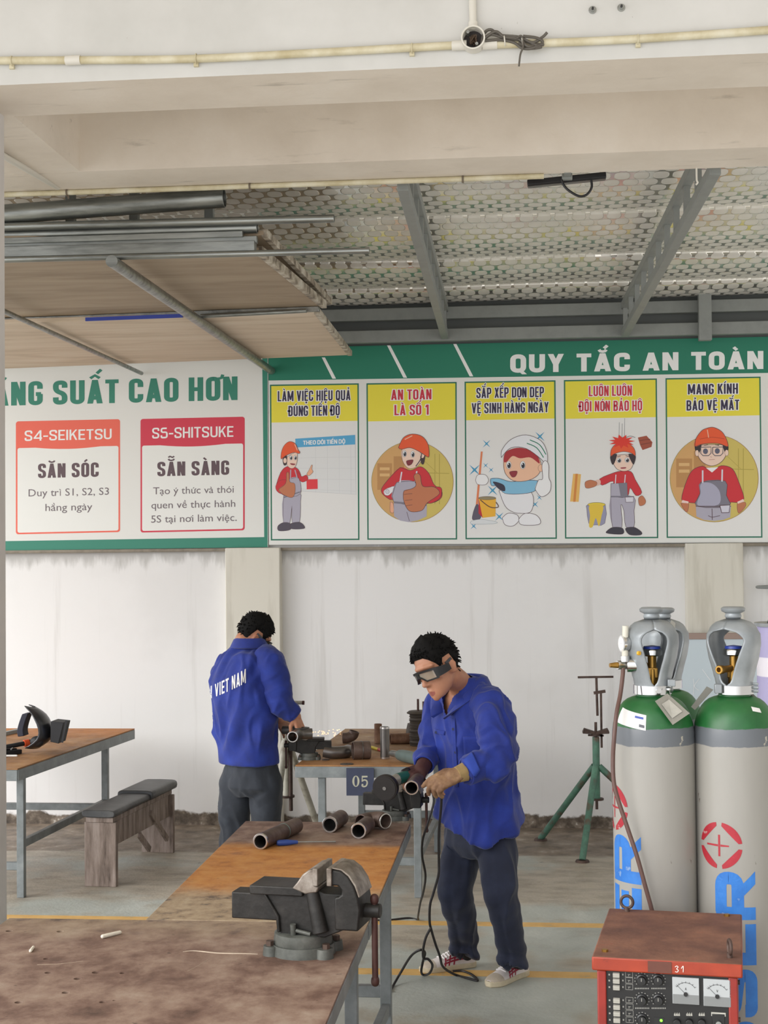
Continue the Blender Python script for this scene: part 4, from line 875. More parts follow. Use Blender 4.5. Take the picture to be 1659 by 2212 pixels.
r = .033; a = Uz(774, 1795, zt+r); pipe_thing('steel_pipe', 'pipe stub with the brightest ground rim, right front on the orange bench', a, a+V((.022, .16, 0)), r, .027, group=G5)
t = thing('pipe_elbow', 'bent pipe elbow lying behind the bright rimmed stub', 'pipe', Uz(792, 1772, zt), G5); c = Uz(780, 1776, zt+.036)
MB().hollow(catmull([c, c+V((.03, .05, 0)), c+V((.07, .05, .004)), c+V((.10, .02, .004))], 5), .034, .029).build('tube', PIP, t); e = c+V((.10, .02, .004)); MB().pipe(e-V((-.004, .01, 0)), e+V((.006, -.012, 0)), .0345, .029).build('ground_end', BRIGHT, t)
t = thing('screwdriver', 'blue handled screwdriver lying on the orange bench', 'screwdriver', Uz(660, 1822, zt)); a, b, c = Uz(598, 1821, zt+.013), Uz(643, 1819, zt+.011), Uz(725, 1818, zt+.006)
HB = M('blue_plastic', '#2d4a93', .35); MB().tube([a, a.lerp(b, .1), a.lerp(b, .5), a.lerp(b, .85), b], lambda u: .007+.006*sin(pi*min(1, u*1.1+.1)), 12).build('handle', HB, t); MB().cyl(b, c, .0032, n=10).build('shaft', GALV, t); MB().bar(c-(c-b).normalized()*.008, c, .006, .0018).build('tip', GALV, t)
# pipe clamped in the middle vice, held grinder
r = .0285; J2 = v2.location + Matrix.Rotation(v2.rotation_euler.z, 3, 'Z') @ V((.085*.65, 0, .255*.65))
a = U(889, 1702, 6.36); pipe_thing('steel_pipe', 'pipe stub gripped in the middle vice under the worker gloves', a, a+V((.012, .20, .004)), .0305, .0255, group=G5)
t = thing('angle_grinder', 'green angle grinder with dark disc held over the middle vice', 'grinder', U(850, 1695, 6.48), 'angle grinders'); GRNP = M('green_plastic', '#1f5a50', .4, var=.15, scale=20)
hd = U(851, 1686, 6.50); tail = U(905, 1668, 6.62); dc = U(832, 1702, 6.44); ax = V((-.25, -.93, -.1)).normalized()
MB().tube([hd.lerp(tail, u) for u in (.12, .3, .5, .75, 1, 1.12)], lambda u: .027-.004*u, 20).build('motor_housing', GRNP, t)
MB().tube([dc+V((.01, .03, .0)), hd, hd.lerp(tail, .14)], lambda u: .021+.006*u, 18).build('gear_head', M('cast_alu', '#a9a69e', .4, .6), t)
g = MB(); g.lathe([(.056, -.006), (.058, .0), (.056, .022), (.02, .026)], dc, -ax, 40).build('guard', M('guard_dark', '#34302d', .5, .4), t)
MB().lathe([(.001, .0), (.05, .0), (.051, .003), (.001, .003)], dc+ax*.006, ax, 40).build('disc', M('disc_dark', '#26221f', .7, var=.2, scale=30), t); MB().cyl(dc+ax*.008, dc+ax*.012, .008, n=14).build('flange_nut', GALV, t)
MB().cap(U(872, 1668, 6.56), U(880, 1664, 6.57), .014).build('switch', BLK, t)
# on the 05 bench
B = lambda x, y, dz=0: Uz(x, y, zt+dz)
r = .024; p = B(817, 1607); pipe_thing('steel_pipe', 'rust brown pipe stub standing upright on the 05 bench', p, p+V((0, 0, .125)), r, .019, PIPR, PIPR, (0, 0), G5)
r = .027; p = B(831.5, 1639); t = pipe_thing('steel_pipe', 'polished pipe stub standing upright nearer the edge of the 05 bench', p, p+V((0, 0, .185)), r, .022, ELB, BRIGHT, (1, 1), G5)
r = .033; p = B(843, 1596, r); pipe_thing('steel_pipe', 'rusty pipe lying between the upright stubs and the stack of discs', p, p+V((.12, .03, 0)), r, .027, PIPR, PIPR, (1, 0), G5)
t = thing('pipe_elbow', 'grey pipe elbow just behind the vice on the 05 bench', 'pipe', B(727, 1624), G5); c = B(708, 1626, .036)
MB().hollow(catmull([c+V((-.02, 0, .01)), c+V((.03, .0, .0)), c+V((.09, .03, .0)), c+V((.11, .09, .0))], 6), .036, .031).build('tube', ELB, t)
t = thing('pipe_elbow', 'small brown pipe elbow standing behind the grey one', 'pipe', B(748, 1606), G5); c = B(748, 1606)
MB().hollow(catmull([c+V((-.02, 0, .034)), c+V((.01, .0, .036)), c+V((.04, .01, .05)), c+V((.05, .01, .075))], 6), .033, .028).build('tube', PIP, t)
t = thing('half_pipe', 'large brown pipe coupling lying with its open end to the left', 'pipe', B(780, 1620), G5); p = B(762, 1621, .052)
MB().pipe(p, p+V((.095, .03, 0)), .052, .046).build('tube', PIP, t); MB().torus(p+V((.05, .016, 0)), (.95, .3, 0), .0522, .003, 36, 6).build('weld_bead', ELB, t)
for i, (x, y, r, lab) in enumerate(((785, 1637, .034, 'thin dark ring disc right of the number plate top'), (749, 1651, .038, 'thin dark disc at the front edge above the number plate'), (704, 1642, .022, 'small dark disc beside the vice on the 05 bench'), (757, 1627, .024, 'small disc between the elbow and the coupling'))):
    p = B(x, y); solo('grinding_disc', MB().lathe([(.008, 0), (r, 0), (r, .003), (.012, .0045), (.008, .0045), (.008, 0)], p+V((0, 0, .0)), n=30, cap=False), M('disc_brown', '#4a4038', .6, .2, var=.2, scale=40), lab, 'disc', 'discs on the 05 bench')
t = thing('marker_pen', 'yellow and red marker lying between the upright pipes', 'marker', B(812, 1617)); a, b = B(803, 1614, .009), B(824, 1621, .009)
MB().cyl(a, a.lerp(b, .7), .009, n=12).build('barrel', M('marker_yellow', '#d8c52e', .4), t); MB().cyl(a.lerp(b, .7), b, .0095, n=12).build('cap', M('marker_red', '#b83a34', .4), t)
t = thing('angle_grinder', 'grey straight grinder lying near the right end of the 05 bench', 'grinder', B(880, 1632), 'angle grinders'); a, b = B(845, 1627, .038), B(915, 1642, .038); GG = M('grinder_grey', '#5f6d69', .45, .2, var=.2, scale=20)
MB().tube([a.lerp(b, u) for u in (.26, .34, .5, .7, .86)], lambda u: .026+.009*sin(pi*min(1, u+.15)*.7), 20).build('motor_housing', GG, t); MB().cyl(a, a.lerp(b, .27), .017, .022, 18).build('nose', GALV, t); MB().tube([a.lerp(b, u) for u in (.84, .9, .98)], lambda u: .034-.004*u, 20).build('end_cap', M('endcap_dark', '#3c4442', .5), t); MB().tube(catmull([b, b+V((.04, -.02, .01)), b+V((.08, -.03, -.02))], 4), .005, 8).build('cable', BLK, t)
t = thing('spring_stack', 'tall stack of dark ribbed discs around rods at the right of the 05 bench', 'disc stack', B(906, 1608)); p = B(908, 1610); prof = []
for i in range(17): prof += [(.062+.003*(i % 3), i*.0115), (.066+.003*(i % 2), i*.0115+.005), (.062, i*.0115+.009)]
prof += [(.08, .197), (.083, .202), (.07, .212), (.001, .214)]; MB().lathe(prof, p, n=36).build('disc_column', M('disc_stack_dark', '#4b443d', .6, .3, var=.25, scale=30), t)
for dx, h, w in ((-.012, .285, .007), (.021, .27, .006)): MB().cyl(p+V((dx, 0, .1)), p+V((dx, 0, h)), w, n=12).build('rod', BARM, t)
t = thing('coil_pile', 'low dark stack of washers left of the tall disc stack', 'disc stack', B(890, 1601)); p = B(887, 1602); MB().lathe([(.04, 0), (.052, .004), (.05, .012), (.036, .016), (.034, .05), (.03, .075), (.022, .11), (.001, .113)], p+V((0, .05, 0)), n=30).build('disc_column', M('disc_stack_dark', '#4b443d'), t); MB().lathe([(.05, 0), (.052, .01), (.001, .011)], p+V((-.02, -.02, 0)), n=24).build('loose_washer', DARK, t)
solo('steel_strip', MB().bar(B(907, 1614, .004), B(925, 1610, .004), .03, .008), DARK, 'short dark steel strip lying in front of the tall disc stack', 'steel strip')
# third vice: elbow pipe held in the jaws, and the grinder above it
c = U(634, 1590, 8.30); t = thing('pipe_elbow', 'bright rimmed elbow clamped in the vice by the worker seen from the back', 'pipe', c, G5)
MB().hollow(catmull([c+V((0, -.03, 0)), c+V((0.005, .04, 0)), c+V((.03, .09, 0)), c+V((.09, .11, .0))], 6), .031, .026).build('tube', ELB, t); MB().pipe(c+V((0, -.036, 0)), c+V((0, -.024, 0)), .0315, .0255).build('ground_end', BRIGHT, t)
t = thing('angle_grinder', 'dark grinder held by the worker seen from the back, throwing sparks', 'grinder', U(632, 1577, 8.42), 'angle grinders'); a, b = U(612, 1577, 8.46), U(656, 1576, 8.42)
MB().tube([a, a.lerp(b, .4), a.lerp(b, .75), b], lambda u: .024-.008*u, 16).build('motor_housing', M('dark_tool', '#2f2b27', .5), t); MB().cyl(b+V((-.012, 0, -.012)), b+V((-.012, 0, .012)), .045, n=30).build('guard', M('dark_tool', '#2f2b27'), t)
mb = MB(); rnd = random.Random(3)
for i in range(46):
    u = rnd.random()**1.3; p = U(658+78*u, 1580+rnd.gauss(0, 1)*(1.2+3.5*u)+2*u, 8.45); mb.ball(p, (.003, .0009, .0009), None, 8, 5)
o = solo('sparks', mb, M('spark_glow', '#ffb066', emit=5.), 'orange sparks flying right from the grinder of the worker seen from the back', 'sparks'); o['kind'] = 'stuff'
# ---------------------------------------------------------------- things on the left bench
def Bl(x, y, dz=0): return Uz(x, y, zt+dz)
MK = M('mask_black', '#24262b', .28, spec=.6); MKM = M('mask_matt', '#1b1c1f', .6)
t = thing('welding_mask', 'black welding mask lying open on the left bench', 'welding mask', Bl(92, 1612))
Dm = 8.75
def shell(th):
    rows = []
    for i in range(13):
        u = i/12; L = catmull([V(U(76, 1527, Dm)), V(U(98, 1545, Dm)), V(U(112, 1575, Dm)), V(U(108, 1598, Dm)), V(U(84, 1616, Dm))], 3)[i]; row = []
        for j in range(15):
            a = radians(-88+176*j/14); w = .098*(.4+.6*min(1, u/.3)); row.append(L + V((-.055*(1-cos(a))*1.0-th*cos(a), w*sin(a)*(1-th*4), .012*(1-cos(a)))))
        rows.append(row)
    return rows
o = MB().rings(shell(0), False, False).build('shell', MK, t); md = o.modifiers.new('solid', 'SOLIDIFY'); md.thickness = .005
MB().prism([(U(x, y, Dm).x, U(x, y, Dm).z) for x, y in ((118, 1555), (146, 1558), (135, 1603), (117, 1599))], lambda a, b, w: V((a, w, b)), Dm-.075, Dm+.06).build('lens_frame', MKM, t, bevel=.003)
MB().bar(U(144, 1556, Dm-.08), U(134, 1604, Dm-.08), .008, .012).build('frame_lip', MKM, t)
hb = MB(); R = []
for i in range(9):
    x, y = catmull([V((60, 1541, 0)), V((53, 1560, 0)), V((49, 1578, 0)), V((52, 1594, 0))], 3)[i].xy; p = U(x, y, Dm-.02); R.append([p+V((-.022, -.04, 0)), p+V((.012, -.04, .004)), p+V((.016, -.04, .004)), p+V((.016, .05, .004)), p+V((-.022, .05, 0))])
hb.rings(R).build('headband_pad', M('pad_navy', '#2b2c3a', .7), t, bevel=.004)
MB().tube([U(66, 1541, Dm-.03), U(80, 1545, Dm), U(92, 1549, Dm)], .004, 8).build('headband_strap', MKM, t); MB().tube([U(80, 1545, Dm), U(76, 1533, Dm)], .003, 8).build('headband_strap', MKM, t)
MB().cyl(U(70, 1531, Dm), U(76, 1529, Dm), .011, n=16).build('adjuster_knob', MKM, t); MB().ball(U(80, 1602, Dm-.06), (.042, .03, .034)).build('chin_cup', MKM, t)
t = thing('welding_torch', 'black welding torch with orange collar lying on the left bench', 'torch', Bl(40, 1615)); a, b = Bl(-30, 1622, .03), Bl(52, 1606, .055)
MB().cyl(a, b, .014, n=16).build('handle', MKM, t); MB().cyl(b, b+(b-a).normalized()*.03, .022, n=20).build('collar', M('orange_collar', '#d9552b', .4), t); MB().cyl(b+(b-a).normalized()*.03, b+(b-a).normalized()*.045, .018, n=16).build('nozzle', RUSTC, t)
MB().tube([a, a+V((-.1, .0, -.014)), a+V((-.2, .05, -.017))], .011, 10).build('cable', BLK, t)
t = thing('electrode_clamp', 'black electrode clamp at the left edge in front of the torch', 'clamp', Bl(25, 1628)); a, b = Bl(-20, 1630, .02), Bl(44, 1623, .014); MB().bar(a, b, .035, .026).build('jaw', MKM, t, bevel=.005); MB().bar(a+V((0, 0, .028)), b+V((-.03, 0, .014)), .028, .012).build('upper_jaw', MKM, t, bevel=.004); MB().cyl(a.lerp(b, .7)+V((0, -.01, .02)), a.lerp(b, .7)+V((0, .02, .022)), .005, n=10).build('spring', GALV, t)
solo('chalk_stick', MB().cap(Bl(-10, 1632.5, .006), Bl(36, 1632.5, .006), .006), M('white_chalk', '#efeeea', .8), 'thin white stick lying at the front of the left bench', 'chalk')
solo('steel_bar', MB().bar(Bl(-40, 1596, .012), Bl(45, 1577, .012), .03, .024), STEELG, 'grey steel bar lying behind the mask on the left bench', 'steel bar', bevel=.002)
# ---------------------------------------------------------------- wooden bench seat
WD = M('weathered_wood', '#83746a', .75, stops=[(.28, '#55483f'), (.48, '#85766c'), (.62, '#9a8c83'), (.78, '#a89c93')], scale=5, stretch=(5, 5, .8), detail=8, bump=.15); VIN = M('black_vinyl', '#2c2d2e', .42, stops=[(.3, '#2b2c2d'), (.55, '#434445'), (.75, '#5c5c5b')], scale=4, bump=.1, bscale=14)
t = thing('wooden_bench', 'low wooden bench with worn black padded seat beside the left workbench', 'bench', (-2.48, 9.0, 0)); f0, b0 = V((-2.525, 8.50, 0)), V((-2.435, 9.48, 0)); dr = (b0-f0).normalized(); sd = V((dr.y, -dr.x, 0)); hs = .375
def slab(c, w, h0, h1, th, nm): 
    q = MB(); q.prism([(-w/2, h0), (w/2, h0), (w/2, h1), (-w/2, h1)], lambda a, b, k_: c+sd*a+V((0, 0, b))+dr*k_, 0, th); return q.build(nm, WD, t, bevel=.003)
slab(f0, .195, 0, hs, .035, 'leg'); slab(b0, .215, 0, hs, .035, 'leg')
q = MB(); q.prism([(-.085, 0), (.085, 0), (.085, .03), (-.085, .03)], lambda a, b, k_: f0+sd*a+V((0, 0, hs+b))+dr*k_, -.01, 1.03); q.build('seat_board', WD, t, bevel=.003)
q = MB(); q.bar(f0+dr*.03+sd*.07+V((0, 0, hs-.07)), b0+sd*.07+V((0, 0, hs-.07)), .02, .14); q.build('apron', WD, t, bevel=.003)
for s_, e_ in ((.62, .93), (.42, .60)):
    q = MB(); q.bar(f0+dr*s_+sd*.085+V((0, 0, hs-.05-(.1 if s_ < .5 else 0))), f0+dr*e_+sd*.085+V((0, 0, .10)), .02, .035); q.build('brace', WD, t, bevel=.002)
def cushion(k0, k1, w, z, h):
    q = MB(); R = []
    for i in range(7):
        kk = k0+(k1-k0)*i/6; e = .012*sin(i*2.1); row = []
        for a in range(16): tt = 2*pi*a/16; cx = abs(cos(tt))**.4*(1 if cos(tt) > 0 else -1); cy = abs(sin(tt))**.5*(1 if sin(tt) > 0 else -1); row.append(f0+dr*kk+sd*(w/2*cx)+V((0, 0, z+h/2+h/2*cy*(1+.1*e))))
        R.append(row)
    q.rings(R); q.build('seat_cushion', VIN, t, ang=60, bevel=.006)
cushion(-.03, .66, .205, hs+.03, .045); cushion(.58, 1.05, .235, hs+.03, .062)
# ---------------------------------------------------------------- gas cylinders
def cylpaint(name, body):
    k = LM(name, .38); k.b.inputs['Specular IOR Level'].default_value = .5
    zz = k.math('ADD', k.z, k.math('MULTIPLY', k.math('SUBTRACT', k.noise(16, 5), .5), .012))
    c = k.ramp(k.noise(2.5, 5, (1, 1, .3)), [(.3, body[0]), (.6, body[1])])
    sp = k.step(k.noise(17, 4, (1, 1, .55)), .69, .72); c = k.mix(k.math('MULTIPLY', sp, .85), c, '#4e3f36')
    c = k.mix(k.math('MULTIPLY', k.step(k.noise(4, 5, (1, 1, .12)), .58, .75), .35), c, '#8f897c')
    c = k.mix(k.step(zz, 1.387, 1.389), c, k.mix(k.step(k.noise(20, 4), .66, .68), '#62666a', '#a9a496'))
    c = k.mix(k.step(zz, 1.436, 1.4385), c, k.ramp(k.noise(6, 5), [(.3, '#174a24'), (.6, '#266633')]))
    k.bump(k.noise(18, 5), .06); return k.out(c)
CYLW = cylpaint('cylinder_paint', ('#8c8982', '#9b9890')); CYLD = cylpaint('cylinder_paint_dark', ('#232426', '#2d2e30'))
GUARD = M('guard_grey', '#8d9294', .35, .2, stops=[(.3, '#7b8082'), (.6, '#959a9c')], scale=6, bump=.05); BRASS = M('brass', '#a57f3e', .35, .85, var=.25, scale=30); CHROME = M('chrome', '#c8c8c6', .15, 1.)
BLUEP = M('valve_blue', '#243a8c', .4); BLUEST = M('stencil_blue', '#2f7fd2', .5, stops=[(.30, '#93a8bb'), (.37, '#2367b4'), (.7, '#3079c6')], scale=14); REDST = M('stencil_red', '#bb2436', .5, stops=[(.33, '#b9a8a2'), (.38, '#9a1b28'), (.7, '#a82633')], scale=16)
PAPER = M('paper_label', '#dcdad6', .6); CARD = M('grey_card', '#8d8a80', .6, var=.12, scale=20)
RC = .118
def gas_cylinder(label, pos, win, half, mat, group='gas cylinders'):
    t = thing('gas_cylinder', label, 'gas cylinder', pos, group); o = V(pos); L = lambda x, y, z: o+V((x, y, z))
    prof = [(.06, 0), (.105, .002), (RC-.004, .012), (RC, .03), (RC, 1.402)]
    for i in range(1, 9): a = pi/2*i/9; prof.append((.045+(RC-.045)*cos(a)**.9, 1.402+.118*sin(a)))
    prof += [(.046, 1.522), (.046, 1.54), (.03, 1.541)]
    MB().lathe(prof, o, n=64).build('body', mat, t, ang=50)
    zs = np.linspace(1.528, 1.742, 26); Z = [1.528, 1.555, 1.59, 1.63, 1.67, 1.70, 1.722, 1.736, 1.743]; R = [.052, .052, .058, .069, .0755, .074, .064, .046, .02]
    g = MB()
    for hside in (0, pi):
        rows = []
        for z in zs:
            r = float(np.interp(z, Z, R)); u = min(max((z-1.556)/(1.715-1.556), 0), 1); w = 0 if not 0 < u < 1 else half*sqrt(max(0, 1-((u-.78)/.22)**2)) if u > .78 else half*(.30+.70*u/.78)*min(1, u/.06)**.5
            rows.append([L((r*(1+.03*cos(6*(a-pi/2))*(1 if .1 < u < .95 else 0)))*sin(a), -(r*(1+.03*cos(6*(a-pi/2))))*cos(a), z) for a in [win+hside+w+(pi-2*w)*i/22 for i in range(23)]])
        g.rings(rows, False, False)
    g.lathe([(.02, 1.742), (.024, 1.75), (.021, 1.758), (.033, 1.764), (.035, 1.772), (.028, 1.777), (.001, 1.777)], o, n=32, cap=False)
    q = g.build('valve_guard', GUARD, t, ang=60); md = q.modifiers.new('solid', 'SOLIDIFY'); md.thickness = .005; md.offset = -1
    MB().lathe([(.05, 1.528), (.0545, 1.528), (.0545, 1.553), (.05, 1.553)], o, n=40, cap=False).build('neck_clamp', CHROME, t)
    fw = V((sin(win), -cos(win), 0)); sd = V((cos(win), sin(win), 0))
    v = MB(); v.cyl(L(0, 0, 1.535), L(0, 0, 1.60), .018, .016, 20); v.cyl(L(0, 0, 1.585), L(0, 0, 1.64), .0125, n=18); v.box(L(0, 0, 1.588), (.03, .03, .03), Matrix.Rotation(win, 3, 'Z')); v.build('valve_body', BRASS, t, bevel=.002)
    h = MB().lathe([(.026, 1.636), (.031, 1.64), (.031, 1.652), (.027, 1.657)], o, n=14).build('handwheel', CHROME, t); m_ = MB().lathe([(.026, 1.656), (.024, 1.664), (.001, 1.667)], o, n=24).build('handwheel_cap', BLUEP, t); m_.parent = h
    return t, L, fw, sd
def wrap(mb, polys, fn, mx=.02):
    """lay flat polygons onto a curved body, splitting them so that they follow it"""
    for p in polys:
        tr = [(p[0], p[i], p[i+1]) for i in range(1, len(p)-1)]
        while tr:
            a, b, c = tr.pop(); e = [((a[0]-b[0])**2+(a[1]-b[1])**2, 0), ((b[0]-c[0])**2+(b[1]-c[1])**2, 1), ((c[0]-a[0])**2+(c[1]-a[1])**2, 2)]; l, i = max(e)
            if l > mx*mx:
                P = (a, b, c); x, y, z = P[i], P[(i+1) % 3], P[(i+2) % 3]; m = ((x[0]+y[0])/2, (x[1]+y[1])/2); tr += [(x, m, z), (m, y, z)]
            else: mb.add([fn(*a), fn(*b), fn(*c)], [(0, 1, 2)])
    return mb
def onbody(o, ang, z, r=RC): return V((o[0]+r*sin(ang), o[1]-r*cos(ang), z))
def stencil(t, o, ca, zt_, logo_a, logo_z):
    # word read from bottom to top up the side, emblem of a ring with a diamond above it
    O, w = boldline('MESSER', 1.14, .30, 0, .1, .3); ch = .112; k_ = .132/1.14
    polys = [[(zt_-(w-x)*k_, -(y-.5)*ch) for x, y in p] for p in O]
    wrap(MB(), polys, lambda z, s: onbody(o, ca+s/RC, z, RC+.0005)).build('stencil_word', BLUEST, t, smooth=False)
    P = []; n = 48
    for i in range(n):
        A = []
        for j in (i, i+1):
            a = 2*pi*j/n; d = .95/(abs(cos(a))+abs(sin(a))); A.append((a, min(d, .97)))
        if min(abs(((a_+.06) % (pi/2))) for a_ in (A[0][0], A[1][0])) < .07: continue
        P.append([(.065*rr*cos(a), .065*rr*sin(a)) for a, rr in ((A[0][0], A[0][1]), (A[1][0], A[1][1]), (A[1][0], 1), (A[0][0], 1))])
    for s in (-1, 1): P.append([(s*.004, -.003), (s*.028, -.002), (s*.028, .002), (s*.004, .003)]); 
    P.append([(-.003, -.03), (.003, -.03), (.003, .03), (-.003, .03)]); P.append([(-.04, -.002), (-.01, -.002), (-.01, .003), (-.04, .003)])
    wrap(MB(), P, lambda s, z: onbody(o, logo_a+s/RC, logo_z+z, RC+.0006), .012).build('stencil_emblem', REDST, t, smooth=False)
def sticker(t, o, a0, a1, z0, z1, mat, name='label', tilt=0.):
    R = []
    for i in range(9):
        a = a0+(a1-a0)*i/8; row = []
        for j in range(5):
            z = z0+(z1-z0)*j/4+tilt*(i/8-.5); u = min(max((z-1.402)/.118, 0), .99); r = RC if u <= 0 else .045+(RC-.045)*cos(math.asin(u))**.9
            row.append(onbody(o, a, z, r+.0012))
        R.append(row)
    return MB().rings(R, False, False).build(name, mat, t)
DC = 4.35
pl_ = U(1411, 1600, DC); pr_ = U(1588, 1600, DC); pl_.z = pr_.z = 0
cl, Lc, fw, sd = gas_cylinder('grey gas cylinder with the regulator and brown hose, left of the front pair', tuple(pl_), radians(2), radians(30), CYLW)
va = atan2(pl_.x, pl_.y)     # bearing from which the photo sees the body
stencil(cl, pl_, radians(-46)-va, U(1411, 1809, 4.25).z, radians(-70)-va, U(1411, 1752, 4.25).z)
sticker(cl, pl_, radians(-62)-va, radians(-10)-va, 1.442, 1.484, PAPER, tilt=-.016)
sticker(cl, pl_, radians(-20)-va, radians(-12)-va, 1.442, 1.450, M('code_grey', '#55585e', .6), 'label_print', -.003)
sticker(cl, pl_, radians(-28)-va, radians(-14)-va, 1.466, 1.472, M('code_blue', '#3c4f9a', .6), 'label_print', -.004)
def hang_tag(t, P, mat=CARD, inner=True):
    Q = [U(*p) for p in P]; MB().add(Q+[q+V((0, .003, 0)) for q in Q], [(0, 1, 2, 3), (7, 6, 5, 4), (0, 4, 5, 1), (1, 5, 6, 2), (2, 6, 7, 3), (3, 7, 4, 0)]).build('tag', mat, t, smooth=False)
    if inner:
        c = sum(Q, V())/4; I = [c+(q-c)*.6+V((0, -.002, 0)) for q in Q]; MB().add(I, [(0, 1, 2, 3)]).build('tag_print', M('tag_pale', '#a9a69c', .6, var=.2, scale=30), t, smooth=False)
hang_tag(cl, [(1442, 1498, 4.27), (1490, 1541, 4.26), (1453, 1566, 4.23), (1415, 1515, 4.24)]); MB().tube([U(1446, 1490, 4.29), U(1449, 1505, 4.265)], .0012, 6).build('tag_wire', GALV, cl)
for a in (.2, .9): MB().cyl(onbody(pl_, a, 1.541, .052), onbody(pl_, a, 1.541, .066), .008, n=8).build('clamp_bolt', CHROME, cl)
MB().box(onbody(pl_, .95, 1.562, .062), (.022, .03, .02)).build('clamp_lug', GUARD, cl, bevel=.002)
cr, Lr, fw2, sd2 = gas_cylinder('grey gas cylinder with a big red round emblem, right of the front pair', tuple(pr_), radians(-33), radians(48), CYLW)
va2 = atan2(pr_.x, pr_.y); stencil(cr, pr_, radians(-3)-va2, U(1588, 1883, 4.24).z, radians(-24)-va2, U(1588, 1828, 4.24).z)
sticker(cr, pr_, radians(30)-va2, radians(46)-va2, 1.484, 1.496, PAPER, tilt=-.006)
q = V((pr_.x, pr_.y, 1.60))+V((-.75, -.65, 0))*.015; MB().cyl(q, q+V((-.62, -.75, .0))*.045, .010, n=16).build('valve_outlet', BRASS, cr); e = q+V((-.62, -.75, 0))*.045; MB().pipe(e, e+V((-.62, -.75, 0))*.018, .0125, .007).build('outlet_thread', BRASS, cr)
hang_tag(cr, [(1527, 1483, 4.40), (1541, 1490, 4.40), (1501, 1534, 4.38), (1493, 1527, 4.38)], inner=False); hang_tag(cr, [(1618, 1490, 4.36), (1653, 1524, 4.36), (1640, 1528, 4.36), (1610, 1500, 4.36)], inner=False)
MB().box(onbody(pr_, -.95, 1.545, .062), (.02, .02, .026)).build('clamp_lug', GUARD, cr, bevel=.002)
for z in (1.536, 1.546, 1.556): MB().cyl(onbody(pr_, 1.25, z, .05), onbody(pr_, 1.25, z, .068), .004, n=8).build('clamp_bolt', GUARD, cr)
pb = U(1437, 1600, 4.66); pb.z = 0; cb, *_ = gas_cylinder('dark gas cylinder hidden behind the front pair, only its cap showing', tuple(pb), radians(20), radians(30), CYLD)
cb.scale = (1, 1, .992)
hang_tag(cb, [(1450, 1329, 4.6), (1459, 1336, 4.6), (1457, 1362, 4.6), (1446, 1345, 4.6)], inner=False)
# flow regulator with hose on the left cylinder
rg = thing('gas_regulator', 'chrome flow regulator with gauge and glass tube on the left cylinder', 'regulator', U(1350, 1440, 4.33))
c = U(1354, 1436, 4.33); MB().cyl(c+V((.0, 0, 0)), c+V((.045, .0, .0)), .021, n=24).build('regulator_body', CHROME, rg, bevel=.002)
MB().cyl(c+V((.045, 0, 0)), V((pl_.x-.02, pl_.y-.01, c.z)), .009, n=14).build('inlet_stem', BRASS, rg)
MB().cyl(c, c+V((-.028, -.012, 0)), .013, n=8).build('outlet_nut', CHROME, rg); MB().cyl(c+V((-.028, -.012, 0)), c+V((-.05, -.02, 0)), .009, .006, 14).build('adjust_screw', BRASS, rg)
tb = U(1350, 1420, 4.32); MB().cyl(tb, U(1351, 1352, 4.32), .0095, .009, 18).build('flow_tube', M('clear_tube', '#d8d4c4', .12, spec=.7, alpha=.75), rg); MB().cyl(tb+V((0, 0, -.012)), tb+V((0, 0, .004)), .014, n=16).build('tube_seat', CHROME, rg)
gz = U(1356, 1390, 4.33); MB().lathe([(.001, 0), (.022, 0), (.024, .004), (.024, .02), (.001, .02)], gz, V((-.93, -.36, 0)), 28).build('gauge', CHROME, rg); MB().lathe([(.001, .0205), (.02, .0205)], gz, V((-.93, -.36, 0)), 28, False).build('gauge_face', PAPER, rg)
MB().cyl(U(1378, 1411, 4.28), U(1382, 1411, 4.275), .006, n=12).build('yellow_plug', M('yellow_plug', '#d8a52c', .4), rg)
HOSE = M('brown_hose', '#5a4038', .45, var=.15, scale=20)
hp = [(1346, 1443, 4.32), (1345, 1460, 4.31), (1340, 1500, 4.29), (1332, 1540, 4.26), (1327, 1590, 4.24), (1324, 1640, 4.24), (1326, 1690, 4.235), (1336, 1730, 4.23), (1356, 1790, 4.222), (1376, 1850, 4.215), (1394, 1915, 4.21), (1409, 1970, 4.207), (1416, 2010, 4.206), (1420, 2100, 4.206), (1421, 2250, 4.206)]
P = [U(*p) for p in hp]; P[-1].z = .02
solo('gas_hose', MB().tube(catmull(P, 6), .0062, 12), HOSE, 'brown gas hose hanging from the regulator across the left cylinder', 'hose')
# lavender cylinder at the right edge
p = U(1708, 1500, 5.6); p.z = 0; t = thing('gas_cylinder', 'lavender cylinder with a white band, cut by the right edge', 'gas cylinder', p, 'gas cylinders')
k = LM('lavender_paint', .5); c = k.ramp(k.noise(4, 5, (1, 1, .3)), [(.3, '#8d86ad'), (.65, '#a8a2c4')]); band = k.math('MULTIPLY', k.step(k.z, 1.47, 1.475), k.step(k.z, 1.545, 1.54)); c = k.mix(band, c, '#d8d4da'); LAV = k.out(c)
MB().lathe([(.11, 0), (.12, .02), (.12, 1.63), (.117, 1.655)], p, n=48).build('body', LAV, t); MB().lathe([(.125, 1.655), (.127, 1.668), (.05, 1.672)], p, n=48).build('rim', GUARD, t); MB().cyl(p+V((-.04, -.06, 1.67)), p+V((-.04, -.06, 1.70)), .05, .04, 24).build('cap_nut', DARK, t)
